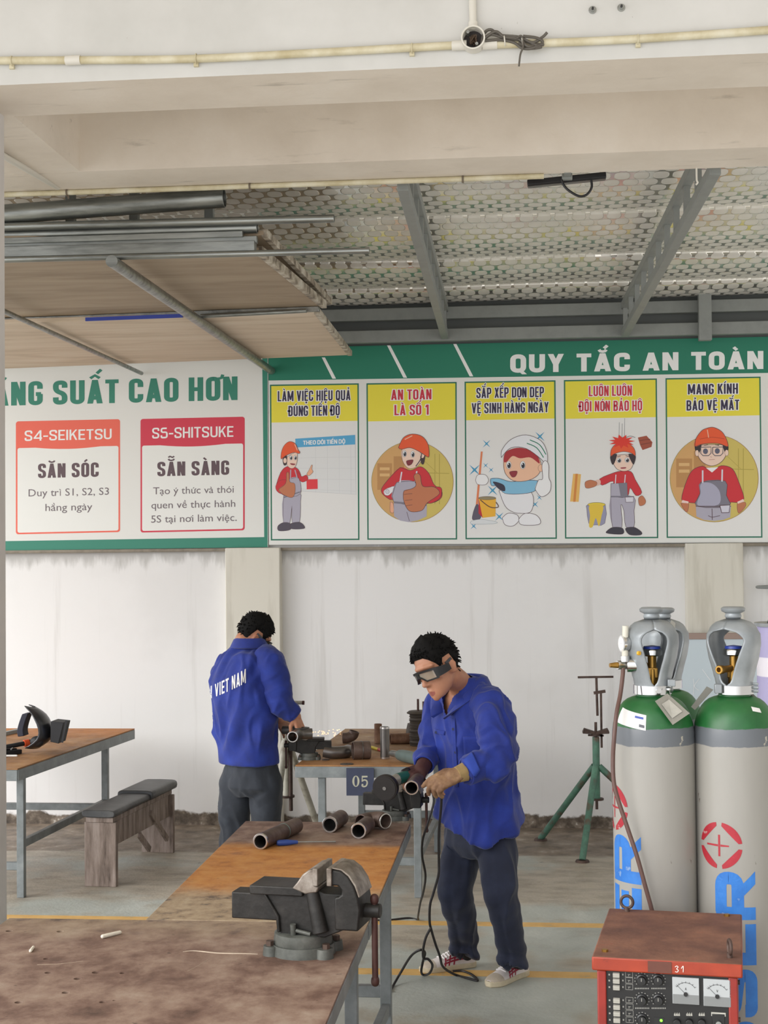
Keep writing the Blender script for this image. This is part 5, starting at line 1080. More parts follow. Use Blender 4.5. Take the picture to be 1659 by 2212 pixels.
# whiteboard leaning by the wall, ring bracket on the wall
t = thing('whiteboard', 'pale blue board with a scrawled mark leaning on the wall behind the cylinders', 'board', (1.55, 10.2, 0)); x0, x1 = U(1395, 1370, 10.2).x, U(1770, 1370, 10.2).x; zt2 = U(1550, 1371, 10.25).z
lean = lambda a, b, w: V((a, 10.10+.14*b/1.34+w, b)); MB().prism([(x0, 0), (x1, 0), (x1, zt2), (x0, zt2)], lean, 0, .02).build('panel', M('pale_blue_board', '#c3d0d6', .35), t); MB().prism([(x0-.01, zt2-.03), (x1, zt2-.03), (x1, zt2+.012), (x0-.01, zt2+.012)], lean, -.008, .026).build('top_frame', M('board_trim', '#9a857a', .5), t, bevel=.002)
a = Art(lambda x, y: (1140+x/3.1965, 1230+y/3.1970), 10.20)
for s_ in (((1142, 755), (1147, 800), (1143, 862)), ((1185, 755), (1150, 805), (1180, 835)), ((1205, 690), (1245, 745)), ((1240, 740), (1262, 765))): a.stroke(s_, '#eef2f2', 3, 3)
a.make('scrawl', t)
c = U(1676, 1268, 10.3); t = thing('ring_bracket', 'thin grey ring bracket on the back wall at the right edge', 'bracket', c); MB().torus(c, (0, 0, 1), .125, .010, 40, 8).build('ring', STEELG, t); MB().bar(c+V((0, .12, 0)), V((c.x, YW, c.z)), .03, .012).build('arm', STEELG, t)
# ---------------------------------------------------------------- tripod pipe stands
def stand(label, cx, D, feet, ytop, yjoin, ybot, mat, head=True, group='tripod pipe stands'):
    c0 = U(cx, yjoin, D); base = V((c0.x, c0.y, 0)); t = thing('pipe_stand', label, 'tripod stand', base, group); Zz = lambda y: U(cx, y, D).z
    MB().cyl(base+V((0, 0, Zz(ybot))), base+V((0, 0, Zz(ytop))), .023, n=22).build('column', mat, t)
    for f in feet:
        f = V(f); j = base+V((0, 0, Zz(yjoin))); d = (f-j); j2 = j+V((d.x, d.y, 0)).normalized()*.018
        l = MB().cyl(j2, f+V((0, 0, .012)), .021, n=18).build('leg', mat, t); fo = MB().cyl(f, f+V((0, 0, .012)), .045, .04, 22).build('foot_plate', IRON, t); fo.parent = l
    return t, base, Zz
IRON = M('rusty_iron', '#4b3a34', .6, .35, stops=[(.3, '#3a2d29'), (.55, '#56443c'), (.75, '#6f5c50')], scale=18)
GRS = M('worn_green_paint', '#4d7a66', .5, stops=[(.36, '#5f4c3e'), (.46, '#4c7060'), (.6, '#58856f'), (.75, '#6b9884')], scale=9, detail=8, bump=.1)
t, b, Zz = stand('rusty green tripod pipe stand with T handle left of the gas cylinders', 1288, 9.65, [Uz(1168, 1815, 0), Uz(1258, 1862, 0), (.99, 9.61, 0)], 1592, 1655, 1728, GRS)
MB().cyl(b+V((0, 0, Zz(1748))), b+V((0, 0, Zz(1560))), .009, n=12).build('screw', IRON, t); MB().cyl(b+V((0, 0, Zz(1728))), b+V((0, 0, Zz(1724))), .045, n=20).build('lower_disc', IRON, t)
MB().cyl(b+V((0, 0, Zz(1590))), b+V((0, 0, Zz(1584))), .03, n=12).build('wing_nut', IRON, t); MB().bar(b+V((-.05, 0, Zz(1588))), b+V((.05, 0, Zz(1589))), .012, .012).build('wing_bar', IRON, t)
q = MB()
for s in (-1, 1): q.prism([(s*.0, -.012), (s*.075, .012), (s*.085, -.008), (s*.085, -.02), (s*.0, -.024)][::s], lambda a_, b_, w: b+V((a_, w, Zz(1577)+b_)), -.03, .03)
q.build('v_head', IRON, t, bevel=.003)
MB().bar(b+V((.036, 0, Zz(1615))), b+V((.036, 0, Zz(1494))), .014, .012, (0, 1, 0)).build('clamp_upright', IRON, t); MB().bar(b+V((-.01, 0, Zz(1497))), b+V((.065, 0, Zz(1493))), .02, .018).build('clamp_arm', IRON, t)
MB().cyl(b+V((.012, 0, Zz(1546))), b+V((.008, 0, Zz(1463))), .008, n=12).build('clamp_screw', IRON, t); MB().cyl(U(1248, 1463, 9.65), U(1325, 1462, 9.65), .007, n=12).build('t_handle', IRON, t)
PALE = M('worn_pale_paint', '#b4b1a2', .5, stops=[(.34, '#8a8272'), (.5, '#b6b3a4'), (.7, '#c5c3b6')], scale=10)
t, b, Zz = stand('pale grey tripod pipe stand behind the worker seen from the back', 618, 8.98, [Uz(706, 1845, 0), Uz(560, 1850, 0), (-1.55, 8.55, 0)], 1548, 1600, 1722, PALE)
MB().cyl(b+V((.03, -.02, Zz(1750))), b+V((.03, -.02, Zz(1520))), .012, n=12).build('screw', IRON, t); MB().cyl(U(560, 1516, 8.96), U(656, 1518, 8.96), .011, n=12).build('t_handle', PALE, t); MB().cyl(U(653, 1518, 8.96), U(657.5, 1518.2, 8.96), .0125, n=12).build('handle_tip', BARM, t)
MB().cyl(b+V((0, 0, Zz(1722))), b+V((0, 0, Zz(1718))), .05, n=20).build('lower_disc', IRON, t)
# ---------------------------------------------------------------- red welding machine, front right
fl, fr, bl = Uz(1278, 2066, .95), Uz(1604, 2083.5, .95), Uz(1327, 1962, .95); ang = atan2(fr.y-fl.y, fr.x-fl.x); Wm = (fr-fl).length; Dpm = .50
wm = thing('welding_machine', 'red welding power source with dusty brown lid, dials and two meters', 'welding machine', (0, 0, 0))
REDP = M('machine_red', '#a82a1b', .4, stops=[(.3, '#74190f'), (.55, '#8c2114'), (.8, '#97301f')], scale=5, bump=.05); LID = M('dusty_lid', '#8a5340', .8, stops=[(.28, '#4d332a'), (.46, '#684537'), (.6, '#7d5643'), (.76, '#8c3e2c')], scale=6, detail=8, bump=.15, bscale=60); ORL = M('lip_orange', '#c9431f', .5, stops=[(.27, '#4a241a'), (.36, '#8c2e16'), (.7, '#9f381a')], scale=14)
PNL = M('panel_black', '#131211', .5, var=.2, scale=20)
H0, H1 = .13, .95; ov_ = .012
MB().bb(ov_, Wm-ov_, .02, Dpm-.01, H0, .918).build('cabinet', REDP, wm, bevel=.004)
o = MB().bb(0, Wm, 0, Dpm, .916, H1).build('lid', [ORL, LID], wm, bevel=.004)
for p in o.data.polygons: p.material_index = 1 if p.normal.z > .5 else 0
for x in (ov_, Wm-ov_-.022): MB().bb(x, x+.022, .006, .03, H0, .916).build('front_post', REDP, wm, bevel=.003)
pm = MB().bb(ov_+.021, Wm-ov_-.021, .012, .03, H0, .9155)
PF = .012
def lx(cx): return (cx-155)/3461*Wm/.3712
def lz(cx, cy): return .95-(cy-(1290+(cx-155)*.0585))/3461
def F(cx, cy, d=0.): return V((lx(cx), PF-d, lz(cx, cy)))
WHP = M('white_plastic', '#a5a298', .45); GRP = M('grey_print', '#8f8d86', .6); KN = M('knob_black', '#151515', .35)
for i, cy in enumerate((1455, 1505, 1560, 1670, 1725, 1780, 1835)):
    p = F(365, cy); mb = MB(); mb.box(p+V((0, -.004, 0)), (.0165, .01, .0105), Matrix.Rotation(.25, 3, 'X')); mb.build('toggle_switch', WHP, wm, bevel=.001)
mb = pm; mb.mi = 1
for cy in (1455, 1505, 1560, 1670, 1725, 1780, 1835):
    for cx, w in ((302, .004), (420, .003)): mb.box(F(cx, cy, .0003), (w, .0004, .004))
    for (x0, x1, y) in ((443, 505, cy-24), (443, 505, cy+22)): mb.box((F(x0, y, .0003)+F(x1, y, .0003))/2, (lx(x1)-lx(x0), .0004, .0008))
    for x in (443, 505): mb.box(F(x, cy, .0003), (.0008, .0004, .0125))
    mb.box(F(474, cy, .0003), (.006, .0004, .001)); mb.box(F(470, cy+6, .0003), (.001, .0004, .005))
for cx, cy in ((583, 1500), (725, 1500), (583, 1665), (725, 1665), (583, 1830), (583, 1990), (725, 1990)):
    p = F(cx, cy); kn = MB().lathe([(.0135, 0), (.0135, .004), (.0105, .006), (.010, .016), (.001, .0165)], p, (0, -1, 0), 24).build('dial_knob', KN, wm)
    q = MB().box(p+V((0, -.0167, .004)), (.0012, .0006, .008)).build('pointer', WHP, wm); q.parent = kn
    mb = MB()
    for j in range(11): a_ = radians(-220+26*j); mb.box(p+V((.0168*cos(a_), -.0003, -.0168*sin(a_))), (.0026, .0004, .0018))
    for j in range(9): mb.box(F(cx-56+14*j, cy+72, .0003), (.0025, .0004, .0032))
    q = mb.build('scale_marks', GRP, wm, smooth=False); q.parent = kn
for cx0, cx1, cy0, cy1, lt in ((845, 1072, 1472, 1692, 'A'), (1108, 1340, 1487, 1712, 'V')):
    sk = .0585*(cx1-cx0); bz = MB(); P4 = [F(cx0, cy0), F(cx1, cy0+sk), F(cx1, cy1+sk), F(cx0, cy1)]
    cz = [(p.x, p.z) for p in P4]; mt = MB().prism([(x, z) for x, z in cz], lambda a_, b_, w: V((a_, w, b_)), PF-.006, PF+.004).build('meter', M('meter_face', '#a5a8a8', .35), wm, bevel=.001)
    x0, x1 = P4[0].x, P4[1].x; z1, z0 = P4[0].z, P4[3].z; yy = PF-.0064; mb = MB(); mb.mi = 0
    q = MB().bb(x0+.001, x1-.001, yy, yy+.0004, z0+.001, z0+(z1-z0)*.36).build('meter_skirt', M('meter_grey', '#767877', .4), wm, smooth=False); q.parent = mt
    cxm, pz = (x0+x1)/2, z0+(z1-z0)*.38; mb = MB(); mb.tube([V((cxm+.026*cos(a_), yy-.0003, pz+.002+.026*sin(a_))) for a_ in [radians(35+110*i/16) for i in range(17)]], .0004, 4)
    for i in range(7): a_ = radians(38+104*i/6); mb.bar(V((cxm+.0265*cos(a_), yy-.0003, pz+.0265*sin(a_))), V((cxm+.031*cos(a_), yy-.0003, pz+.031*sin(a_))), .0007, .0004)
    mb.tube([V((cxm, yy-.0006, pz)), V((cxm-.022, yy-.0006, pz+.022))], .0004, 5)
    O, w = boldline(lt, .6, .12)
    for p in O: mb.add([V((cxm+(x_-.3)*.006, yy-.0005, pz+.010+y_*.006)) for x_, y_ in p], [tuple(range(len(p)))])
    q = mb.build('dial_print', KN, wm, smooth=False); q.parent = mt
    q = MB().cyl((cxm, yy+.001, pz), (cxm, yy-.003, pz), .005, n=20).build('pivot_cap', KN, wm); q.parent = mt
MB().prism([(F(x, y).x, F(x, y).z) for x, y in ((683, 1812), (768, 1816), (768, 1880), (683, 1876))], lambda a_, b_, w: V((a_, w, b_)), PF-.001, PF).build('lamp_window', KN, wm)
MB().ball(F(745, 1838, .002), (.0034, .002, .0034)).build('green_lamp', M('led_green', '#5cff2a', emit=3.), wm)
for cx in (880, 985, 1090):
    MB().cyl(F(cx, 1852), F(cx, 1852, .014), .009, n=20).build('push_knob', KN, wm, bevel=.001); mb = pm; mb.mi = 2
    for j in range(3): mb.box(F(cx-18+18*j, 1790, .0003), (.004, .0004, .0045)); mb.box(F(cx-16+18*j, 1783, .0003), (.001, .0004, .006))
    mb.bar(F(cx-26, 1799, .0002), F(cx+26, 1800, .0002), .0006, .0006)
MB().prism([(F(x, y).x, F(x, y).z) for x, y in ((1170, 1768), (1292, 1775), (1292, 1806), (1170, 1800))], lambda a_, b_, w: V((a_, w, b_)), PF-.001, PF).build('white_label', WHP, wm); MB().box(F(1230, 1850), (.03, .004, .038)).build('breaker', KN, wm, bevel=.001); MB().cyl(F(1232, 1862), F(1232, 1862, .01), .007, n=16).build('breaker_knob', GALV, wm)
pm.build('control_panel', [PNL, GRP, WHP], wm, smooth=False)
mb = MB(); mb.box(V((lx(741), -.0008, .933)), (.0565, .0012, .027)); mb.build('brown_tape', M('brown_tape', '#5e3427', .6, var=.15, scale=30), wm)
mb = MB()
for P in (((872, 1382), (888, 1374), (898, 1384), (886, 1398), (900, 1410), (890, 1424), (872, 1420)), ((925, 1395), (942, 1376), (940, 1426))): mb.tube([V((lx(x), -.0006, lz(x, y))) for x, y in [(p.x, p.y) for p in catmull([V((*p, 0)) for p in P], 5)]], .0009, 6)
mb.build('painted_number', M('white_paint', '#e8e4da', .6), wm)
def eye(x, y, rz, label=None): 
    q = MB().torus(V((x, y, H1+.026)), V((sin(rz), cos(rz), 0)), .0165, .0042, 28, 10); q.cyl((x, y, H1), (x, y, H1+.012), .007, n=12); q.build('lifting_eye', IRON, wm)
eye(.052, Dpm-.03, .1); eye(Wm-.03, .055, 1.35)
for x, y in ((.028, .05), (Wm-.04, Dpm-.03)): MB().cyl((x, y, H1), (x, y, H1+.006), .008, n=6).build('lid_bolt', BRASS, wm)
for z in (.89, .80, .70): MB().cyl((Wm-ov_, .06, z), (Wm-ov_+.005, .06, z), .006, n=8).build('side_bolt', IRON, wm)
for x in (.05, Wm-.05):
    for y in (.06, Dpm-.06): q = MB().cyl((x-.015, y, .05), (x+.015, y, .05), .05, n=24); q.bar((x, y, .05), (x, y, H0), .02, .02, (0, 1, 0)); q.build('caster', KN, wm)
wm.location = V((fl.x, fl.y, 0)); wm.rotation_euler.z = ang
# ---------------------------------------------------------------- the two workers
SKINM = LM('skin', .5); SKINM.b.inputs['Subsurface Weight'].default_value = .08
SKINM = SKINM.out(SKINM.ramp(SKINM.noise(9, 4), [(.3, '#ac7558'), (.6, '#bd8769')]))
LIP = M('lips', '#9a5a50', .45); HAIRM = M('black_hair', '#100f0e', .8, spec=.2, var=.3, scale=60)
def cloth(name, a, b, c):
    k = LM(name, .8); k.b.inputs['Sheen Weight'].default_value = .15
    col = k.ramp(k.noise(7, 5), [(.3, a), (.55, b), (.75, c)]); k.bump(k.noise(9, 6), .25, .02); return k.out(col)
BLUEJ = cloth('blue_workwear', '#13256f', '#182f88', '#213c9c'); NAVY = cloth('navy_trousers', '#171c30', '#1d243a', '#252d46'); CHAR = cloth('charcoal_trousers', '#20252c', '#282d36', '#343a43')
def mat3(f, pitch=0., roll=0.):
    """columns: right, front, up of a figure that faces f; pitch tips the front down, roll lowers the right side"""
    f = V(f).normalized(); up = V((0, 0, 1)); f = V((f.x, f.y, 0)).normalized(); r = f.cross(up).normalized()
    B = Matrix((r, f, up)).transposed(); return B @ Matrix.Rotation(roll, 3, 'Y') @ Matrix.Rotation(-pitch, 3, 'X')
def loft(mb, secs, n=28):
    """secs: centre, side half-axis vector, front half-axis vector, squareness"""
    R = []
    for c, a, b, e in secs:
        ring = []
        for i in range(n):
            t = 2*pi*i/n; x, y = cos(t), sin(t); ring.append(V(c) + V(a)*(abs(x)**e*(1 if x > 0 else -1)) + V(b)*(abs(y)**e*(1 if y > 0 else -1)))
        R.append(ring)
    return mb.rings(R)
def head(mb, P):
    S_ = [(.0, .020, .080, .045), (.006, .030, .089, .02), (.02, .042, .093, -.01), (.042, .053, .092, -.04), (.066, .060, .089, -.062), (.095, .067, .088, -.082), (.12, .070, .085, -.094), (.148, .072, .090, -.099), (.172, .071, .086, -.098), (.195, .066, .073, -.090), (.214, .054, .050, -.072), (.228, .035, .022, -.045), (.234, .012, -.002, -.02)]
    loft(mb, [(P((0, (f+b)/2, z)), P((w, 0, 0), 0), P((0, (f-b)/2, 0), 0), .86) for z, w, f, b in S_], 32)
    mb.chain([P((0, .083, .122)), P((0, .094, .10)), P((0, .106, .078))], [.009, .010, .0125]); mb.cap(P((-.012, .092, .073)), P((.012, .092, .073)), .009)
    mb.chain([P((-.02, .083, .040)), P((0, .0925, .044)), P((.02, .083, .040))], [.004, .0065, .004]); mb.chain([P((-.018, .082, .031)), P((0, .090, .029)), P((.018, .082, .031))], [.004, .0068, .004])
    mb.chain([P((-.055, .066, .142)), P((-.025, .088, .146)), P((.025, .088, .146)), P((.055, .066, .142))], [.009, .010, .010, .009]); mb.ball(P((0, .078, .01)), .018)
    for s in (-1, 1):
        mb.ball(P((s*.052, .055, .09)), .018); mb.ball(P((s*.030, .077, .118)), .0125)
        c = P((s*.073, -.008, .10)); B = Matrix((P((1, 0, 0), 0), P((0, 1, 0), 0), P((0, 0, 1), 0))).transposed(); mb.ball(c, (.011, .021, .035), B @ Matrix.Rotation(s*.35, 3, 'Z') @ Matrix.Rotation(-.2, 3, 'X'))
        mb.torus(P((s*.081, -.010, .105)), P((1, s*.35, 0), 0), .017, .0045, 18, 6)
def hair(name, P, parent, front=.183, seed=1):
    rnd = random.Random(seed); mb = MB(); n, m = 44, 12; O, I = [], []
    def low(a):                                       # hairline height by azimuth, 0 = front
        a = abs(a); pts = [(0, front), (.45, front-.002), (.75, front-.018), (1.0, .140), (1.15, .116), (1.25, .120), (1.36, .148), (1.85, .150), (2.0, .118), (2.25, .085), (2.5, .05), (3.15, .038)]
        return float(np.interp(a, [p[0] for p in pts], [p[1] for p in pts]))
    def R_(a, z):
        zz = [0.02, .066, .12, .148, .172, .195, .214, .228, .236]; w = [.05, .06, .070, .072, .071, .066, .054, .035, .004]; f = [.093, .089, .085, .09, .086, .073, .05, .022, .0]; b = [.03, .062, .094, .099, .098, .09, .072, .045, .02]
        W = np.interp(z, zz, w); F_ = np.interp(z, zz, f); B_ = np.interp(z, zz, b); y = cos(a); x = sin(a); cy = 0
        return V((x*W, (F_ if y > 0 else B_)*y, z))
    for i in range(m+1):
        u = i/m; ro, ri = [], []
        for j in range(n):
            a = -pi+2*pi*j/n; z = low(a)+(.238-low(a))*u**.8; p = R_(a, min(z, .2355)); c = V((0, -.01, .11)); d = (p-c).normalized(); th = (.016+.010*max(0, cos(a))*u + .004*noise.noise(p*60+V((seed, 0, 0))))*(.35+.65*min(1, u*3.5))
            ro.append(P(p + d*th + V((0, 0, .008*u)))); ri.append(P(p - d*.006))
        O.append(ro); I.append(ri)
    mb.rings(I[::-1]+O+[I[-1]], False)
    for _ in range(520):
        a = rnd.uniform(-pi, pi); u = rnd.random()**.7; z = low(a)+(.236-low(a))*u; p = R_(a, z); d = (p-V((0, -.01, .11))).normalized(); q = p+d*(.010+.006*u); fl = V((d.x*.3, 1.0, -.55)) if abs(a) < 1.2 else V((d.x*.3, .3*cos(a)+.5*u, -.9+.7*u))
        e = q+(d*.30+fl*.9+V((rnd.gauss(0, .2), rnd.gauss(0, .15), rnd.gauss(0, .12)))).normalized()*rnd.uniform(.010, .022)*(.5+.5*min(1, u*3)); mb.tube([P(q-d*.004), P(q.lerp(e, .6)+d*.002), P(e)], lambda t: .0042*(1-t)+.0006, 5)
    return mb.build(name, HAIRM, parent, ang=70)
LENS = M('goggle_lens', '#b9b4a2', .06, spec=.9, alpha=.5, coat=1.)
def goggles(P, parent):
    def at(a, z, o=0.): return P((( .080+o)*sin(a), .012+(.093+o)*cos(a)*(1-.10*abs(sin(a))), z-.012*abs(sin(a))**2))
    mb = MB()
    def band(a0, a1, z0, z1, n=20):
        R = []
        for i in range(n+1):
            a = radians(a0+(a1-a0)*i/n); p, q = z0(a), z1(a); R.append([at(a, p, .004), at(a, q, .004), at(a, q, .015), at(a, p, .015)])
        mb.rings(R)
    top = lambda a: .141-.004*abs(sin(a)); nose = lambda a: .090+.024*max(0, cos(4.5*a)) if abs(a) < .35 else .090
    band(-52, 52, lambda a: top(a)-.009, top, 36); band(-52, 52, lambda a: nose(a), lambda a: nose(a)+.006, 36); band(-5, 5, lambda a: nose(a), top, 6)
    for s in (-1, 1): band(s*46, s*90, lambda a: .094+.012*max(0, abs(a)-.8), lambda a: top(a)-.008*max(0, abs(a)-.8), 14)
    g = mb.build('goggles', M('goggle_frame', '#1b1b1d', .35), parent, ang=50)
    for s in (-1, 1):
        q = MB(); R = []
        for i in range(15): a = radians(s*(4+44*i/14)); R.append([at(a, nose(a)+.003+(top(a)-nose(a)-.009)*j_/4, .010) for j_ in range(5)])
        q.rings(R, False, False).build('lens', LENS, parent).parent = g
        MB().bar(P((s*.084, .02, .122)), P((s*.080, -.02, .128)), .006, .012, P((0, 0, 1), 0)).build('temple_arm', M('goggle_arm', '#3b3b40', .35), parent).parent = g
    return g
def handshape(mb, W, d, n, s, k=1., curl=(.5, .55, .6, .65), fat=1., thumb=.5, bare=True):
    d = V(d).normalized(); n = (V(n)-d*V(n).dot(d)).normalized(); c = d.cross(n); s_ = c if c.dot(V(s)) > 0 else -c; W = V(W)
    L = (.076, .086, .080, .062); tips = []
    for i in range(4):
        kn = W + d*(.086-.006*abs(i-1))*k + s_*(.030-.0205*i)*k + n*(.004-.003*abs(i-1.3))*k; b = W + s_*(.017-.011*i)*k
        mb.cap(b, kn, .0145*k*fat, .0115*k*fat); a = 0; p = kn; dd = (d + s_*(.07-.05*i)).normalized()
        for j, fr in enumerate((.45, .31, .24)):
            a += curl[i]*(1., 1.1, .75)[j]; q = p + (dd*cos(a) - n*sin(a))*L[i]*k*fr; mb.cap(p, q, (.0102, .0092, .0082)[j]*k*fat, (.0092, .0082, .0070)[j]*k*fat); p = q
        tips.append(p)
    t0 = W + d*.022*k + s_*.024*k - n*.006*k; t1 = t0 + (d*.62+s_*.70-n*.3).normalized()*.042*k; t2 = t1 + (d*.85+s_*(.5-thumb)-n*.35*thumb*2).normalized()*.034*k; t3 = t2 + (d*.9+s_*(.25-thumb)-n*.5*thumb*2).normalized()*.026*k
    mb.chain([t0, t1, t2, t3], [.0155*k*fat, .0125*k*fat, .0105*k*fat, .0085*k*fat]); return tips
def folds(amp, fx=11., fz=4.5, extra=None, seed=0.):
    def fn(p, nrm):
        q = V((p.x*fx+seed, p.y*fx, p.z*fz)); w = noise.noise(q*.6)*1.4; a = noise.noise(q+V((w, w, w*.7))); b = 1-abs(noise.noise(V((p.x*fx*1.3, p.y*fx*1.3, p.z*fz*1.5))+V((w*1.3, seed, w))))*3.2
        r = amp*(.8*a+.55*max(0, b)-.2)
        return r + (extra(p, nrm) if extra else 0)
    return fn
def shoe(name, P, parent, white=True):
    """P maps (right, forward, up) with the heel at forward = -.08"""
    Y = [-.088, -.080, -.06, -.03, .0, .04, .08, .12, .15, .172, .184]; Wd = [.010, .028, .034, .034, .033, .035, .040, .044, .041, .030, .010]; Ht = [.050, .072, .080, .082, .084, .078, .062, .050, .043, .036, .028]
    def up(y, a): 
        w = float(np.interp(y, Y, Wd)); h = float(np.interp(y, Y, Ht))-.02; return P((w*sin(a)*(1 if cos(a) > 0 else 1), y, .02 + h*max(0, cos(a))**.8))
    A = [radians(-90+180*i/18) for i in range(19)]; U_ = MB(); rows = [[up(y, a) for a in A] for y in np.linspace(-.088, .184, 40)]; U_.rings(rows, False, False)
    vs = [rows[i][0] for i in range(40)]+[rows[i][-1] for i in range(39, -1, -1)]; U_.add(vs, [tuple(range(len(vs)))])
    CAN = M('white_canvas', '#d8d0cc', .75, var=.1, scale=30); SOL = M('dirty_sole', '#c3b79c', .6, var=.2, scale=25) ; STR = M('shoe_red', '#97243a', .6)
    if not white: CAN = SOL = M('dark_shoe', '#1e1e20', .5)
    o = U_.build(name, CAN, parent, ang=60)
    out = [(-float(np.interp(y, Y, Wd))-.004, y) for y in np.linspace(-.092, .190, 26)]; out = out + [(-x, y) for x, y in out[::-1]]
    MB().prism(out, lambda x, y, z: P((x, y, z)), 0, .026).build('sole', SOL, parent, bevel=.005).parent = o
    if white:
        st = MB(); pol = []
        def strip(y0, a0, y1, a1, w=.008): 
            n = 8
            for i in range(n): 
                ya, yb = y0+(y1-y0)*i/n, y0+(y1-y0)*(i+1)/n; aa, ab = a0+(a1-a0)*i/n, a0+(a1-a0)*(i+1)/n; dy = w/2 if abs(a1-a0) > .5 else 0; da = w*9 if dy == 0 else 0
                for s in (-1, 1): pol.append([(y, s*a) for y, a in ((ya-dy, aa-da), (ya+dy, aa+da), (yb+dy, ab+da), (yb-dy, ab-da))])
        strip(-.085, 1.15, .085, 1.25); strip(-.085, .95, .07, 1.0); strip(.02, .60, .034, 1.5); strip(.046, .60, .060, 1.5); strip(.072, .66, .080, 1.5)
        wrap(st, pol, lambda y, a: up(y, a)+(up(y, a)-P((0, y, .03))).normalized()*.0012, 9); st.build('red_stripe', STR, parent, smooth=False).parent = o
        lc = MB()
        for i in range(6): y = .022+.014*i; lc.tube([up(y+.004*(k % 2), radians(-38+19*k))+(up(y, radians(-38+19*k))-P((0, y, .02))).normalized()*.003 for k in range(5)], .003, 6)
        lc.tube([up(.02, -.3), up(.0, -.5)+P((0, 0, .012), 0), up(-.015, -.7)], .0022, 6); lc.tube([up(.02, .3), up(.0, .5)+P((0, 0, .012), 0), up(-.015, .8)], .0022, 6); lc.build('laces', M('lace', '#e4e0de', .7), parent).parent = o
        tc_ = MB(); tc_.rings([[up(y, a)+(up(y, a)-P((0, y, .02))).normalized()*.0012 for a in A] for y in np.linspace(.125, .182, 9)], False, False); tc_.build('toe_cap', M('toe_suede', '#b9ad9c', .85, var=.15, scale=40), parent).parent = o
    return o
def frameP(o, B):
    def P(p, w=1): q = B @ V(p); return V(o)+q if w else q
    return P
# ================= the front worker: facing left of the photo and a little towards it, bent over the vice
m2 = thing('person', 'man in blue work jacket and goggles bending over the middle vice', 'person', (U(1040, 2100, 6.75).x, 6.75, 0), 'workers')
fB = V((-.74, -.67, 0)).normalized(); Bt = mat3(fB); rt, ft = Bt.col[0].copy(), Bt.col[1].copy(); UP = V((0, 0, 1))
hc = U(947, 1438, 6.56); Bh = mat3((-.76, -.65, 0), radians(22), radians(15)) @ Matrix.Scale(1.05, 3); hP0 = frameP(V((0, 0, 0)), Bh); ho = hc - hP0((0, -.005, .118)); hP = frameP(ho, Bh)
neck = U(1003, 1482, 6.70); chest = U(1013, 1560, 6.72); belly = U(1030, 1680, 6.76); hip = U(1036, 1790, 6.77)
shL, shR = U(1062, 1524, 6.57), U(950, 1526, 6.86); elL, elR = U(1074, 1640, 6.43), U(934, 1618, 6.78); wrL, wrR = U(992, 1672, 6.33), U(912, 1660, 6.62)
hpL, hpR = U(1070, 1800, 6.72), U(1003, 1800, 6.86); knL, knR = U(1086, 1945, 6.63), U(986, 1930, 6.76); anL, anR = U(1109, 2068, 6.70), U(1003, 2048, 6.90)
def feet(toe, heel): t_, h_ = Uz(*toe, 0), Uz(*heel, 0); d = (t_-h_).normalized(); B = Matrix((d.cross(UP), d, UP)).transposed(); return frameP(h_+d*.085, B)
sP_L, sP_R = feet((1044, 2137), (1134, 2104)), feet((921, 2099), (1024, 2086))
def dress(m, hP, neck, chest, belly, hip, sh, el, wr, hp, kn, an, sP, ft, rt, hands, jmat, tmat, chin, extraJ=None, vneck=None, seed=0.):
    """one continuous body with jacket, trousers, shoes, hair and goggles as its clothing"""
    b = MB(); head(b, hP); nb = hP((0, -.035, .06)); b.chain([nb, nb.lerp(neck, .55), neck-UP*.02], [.056, .055, .062])
    loft(b, [(neck-UP*.005, rt*.06, ft*.055, 1), (neck.lerp(chest, .35), rt*.12, ft*.085, .9), (chest, rt*.155, ft*.105, .9), (belly, rt*.14, ft*.095, .9), (hip, rt*.155, ft*.10, .9), (hip-UP*.08, rt*.12, ft*.08, 1)])
    for s in (0, 1):
        b.chain([neck.lerp(sh[s], .35)-UP*.035, sh[s]-UP*.02, el[s], wr[s]], [.045, .045, .040, .029]); b.chain([hp[s], kn[s], an[s]], [.070, .050, .034]); q = sP[s]; b.chain([an[s], q((0, -.05, .045))], [.034, .028]); b.chain([q((0, -.05, .042)), q((0, .05, .036)), q((0, .12, .032))], [.024, .017, .012])
        W, d, n, sd, cu, th = hands[s]; handshape(b, W, d, n, sd, .98, cu, .95, th)
    sk = fuse(b, .0052, 3)
    for i, f in enumerate(sk.f):
        p = Matrix((hP((1, 0, 0), 0), hP((0, 1, 0), 0), hP((0, 0, 1), 0))) @ (sum((sk.v[j] for j in f), V())/len(f) - hP((0, 0, 0)))
        if (sum((sk.v[j] for j in f), V())/len(f)).z < .20: sk.m[i] = 2
        if abs(p.x) < .021 and .022 < p.z < .05 and p.y > .082 and ((p.x/.022)**2+((p.z-.0355)/.011)**2 < 1): sk.m[i] = 1
    body = sk.build('body', [SKINM, LIP, M('dark_sock', '#1b1c22', .9)], m, ang=80)
    hair('hair', hP, m, seed=int(seed)+2); goggles(hP, m)
    return body
up0 = lambda a, b, t: a.lerp(b, t)
dL = (U(921, 1698, 6.31)-wrL).normalized(); hL = (wrL, dL, V((.15, -.55, .82)), V((0, 1, .2)), (.25, .50, .62, .70), .4)
hR = (wrR, (U(880, 1672, 6.56)-wrR).normalized(), V((-.2, -.5, .8)), V((0, -1, 0)), (.55, .7, .75, .8), .7)
dress(m2, hP, neck, chest, belly, hip, (shL, shR), (elL, elR), (wrL, wrR), (hpL, hpR), (knL, knR), (anL, anR), (sP_L, sP_R), ft, rt, (hL, hR), BLUEJ, NAVY, None, seed=1)
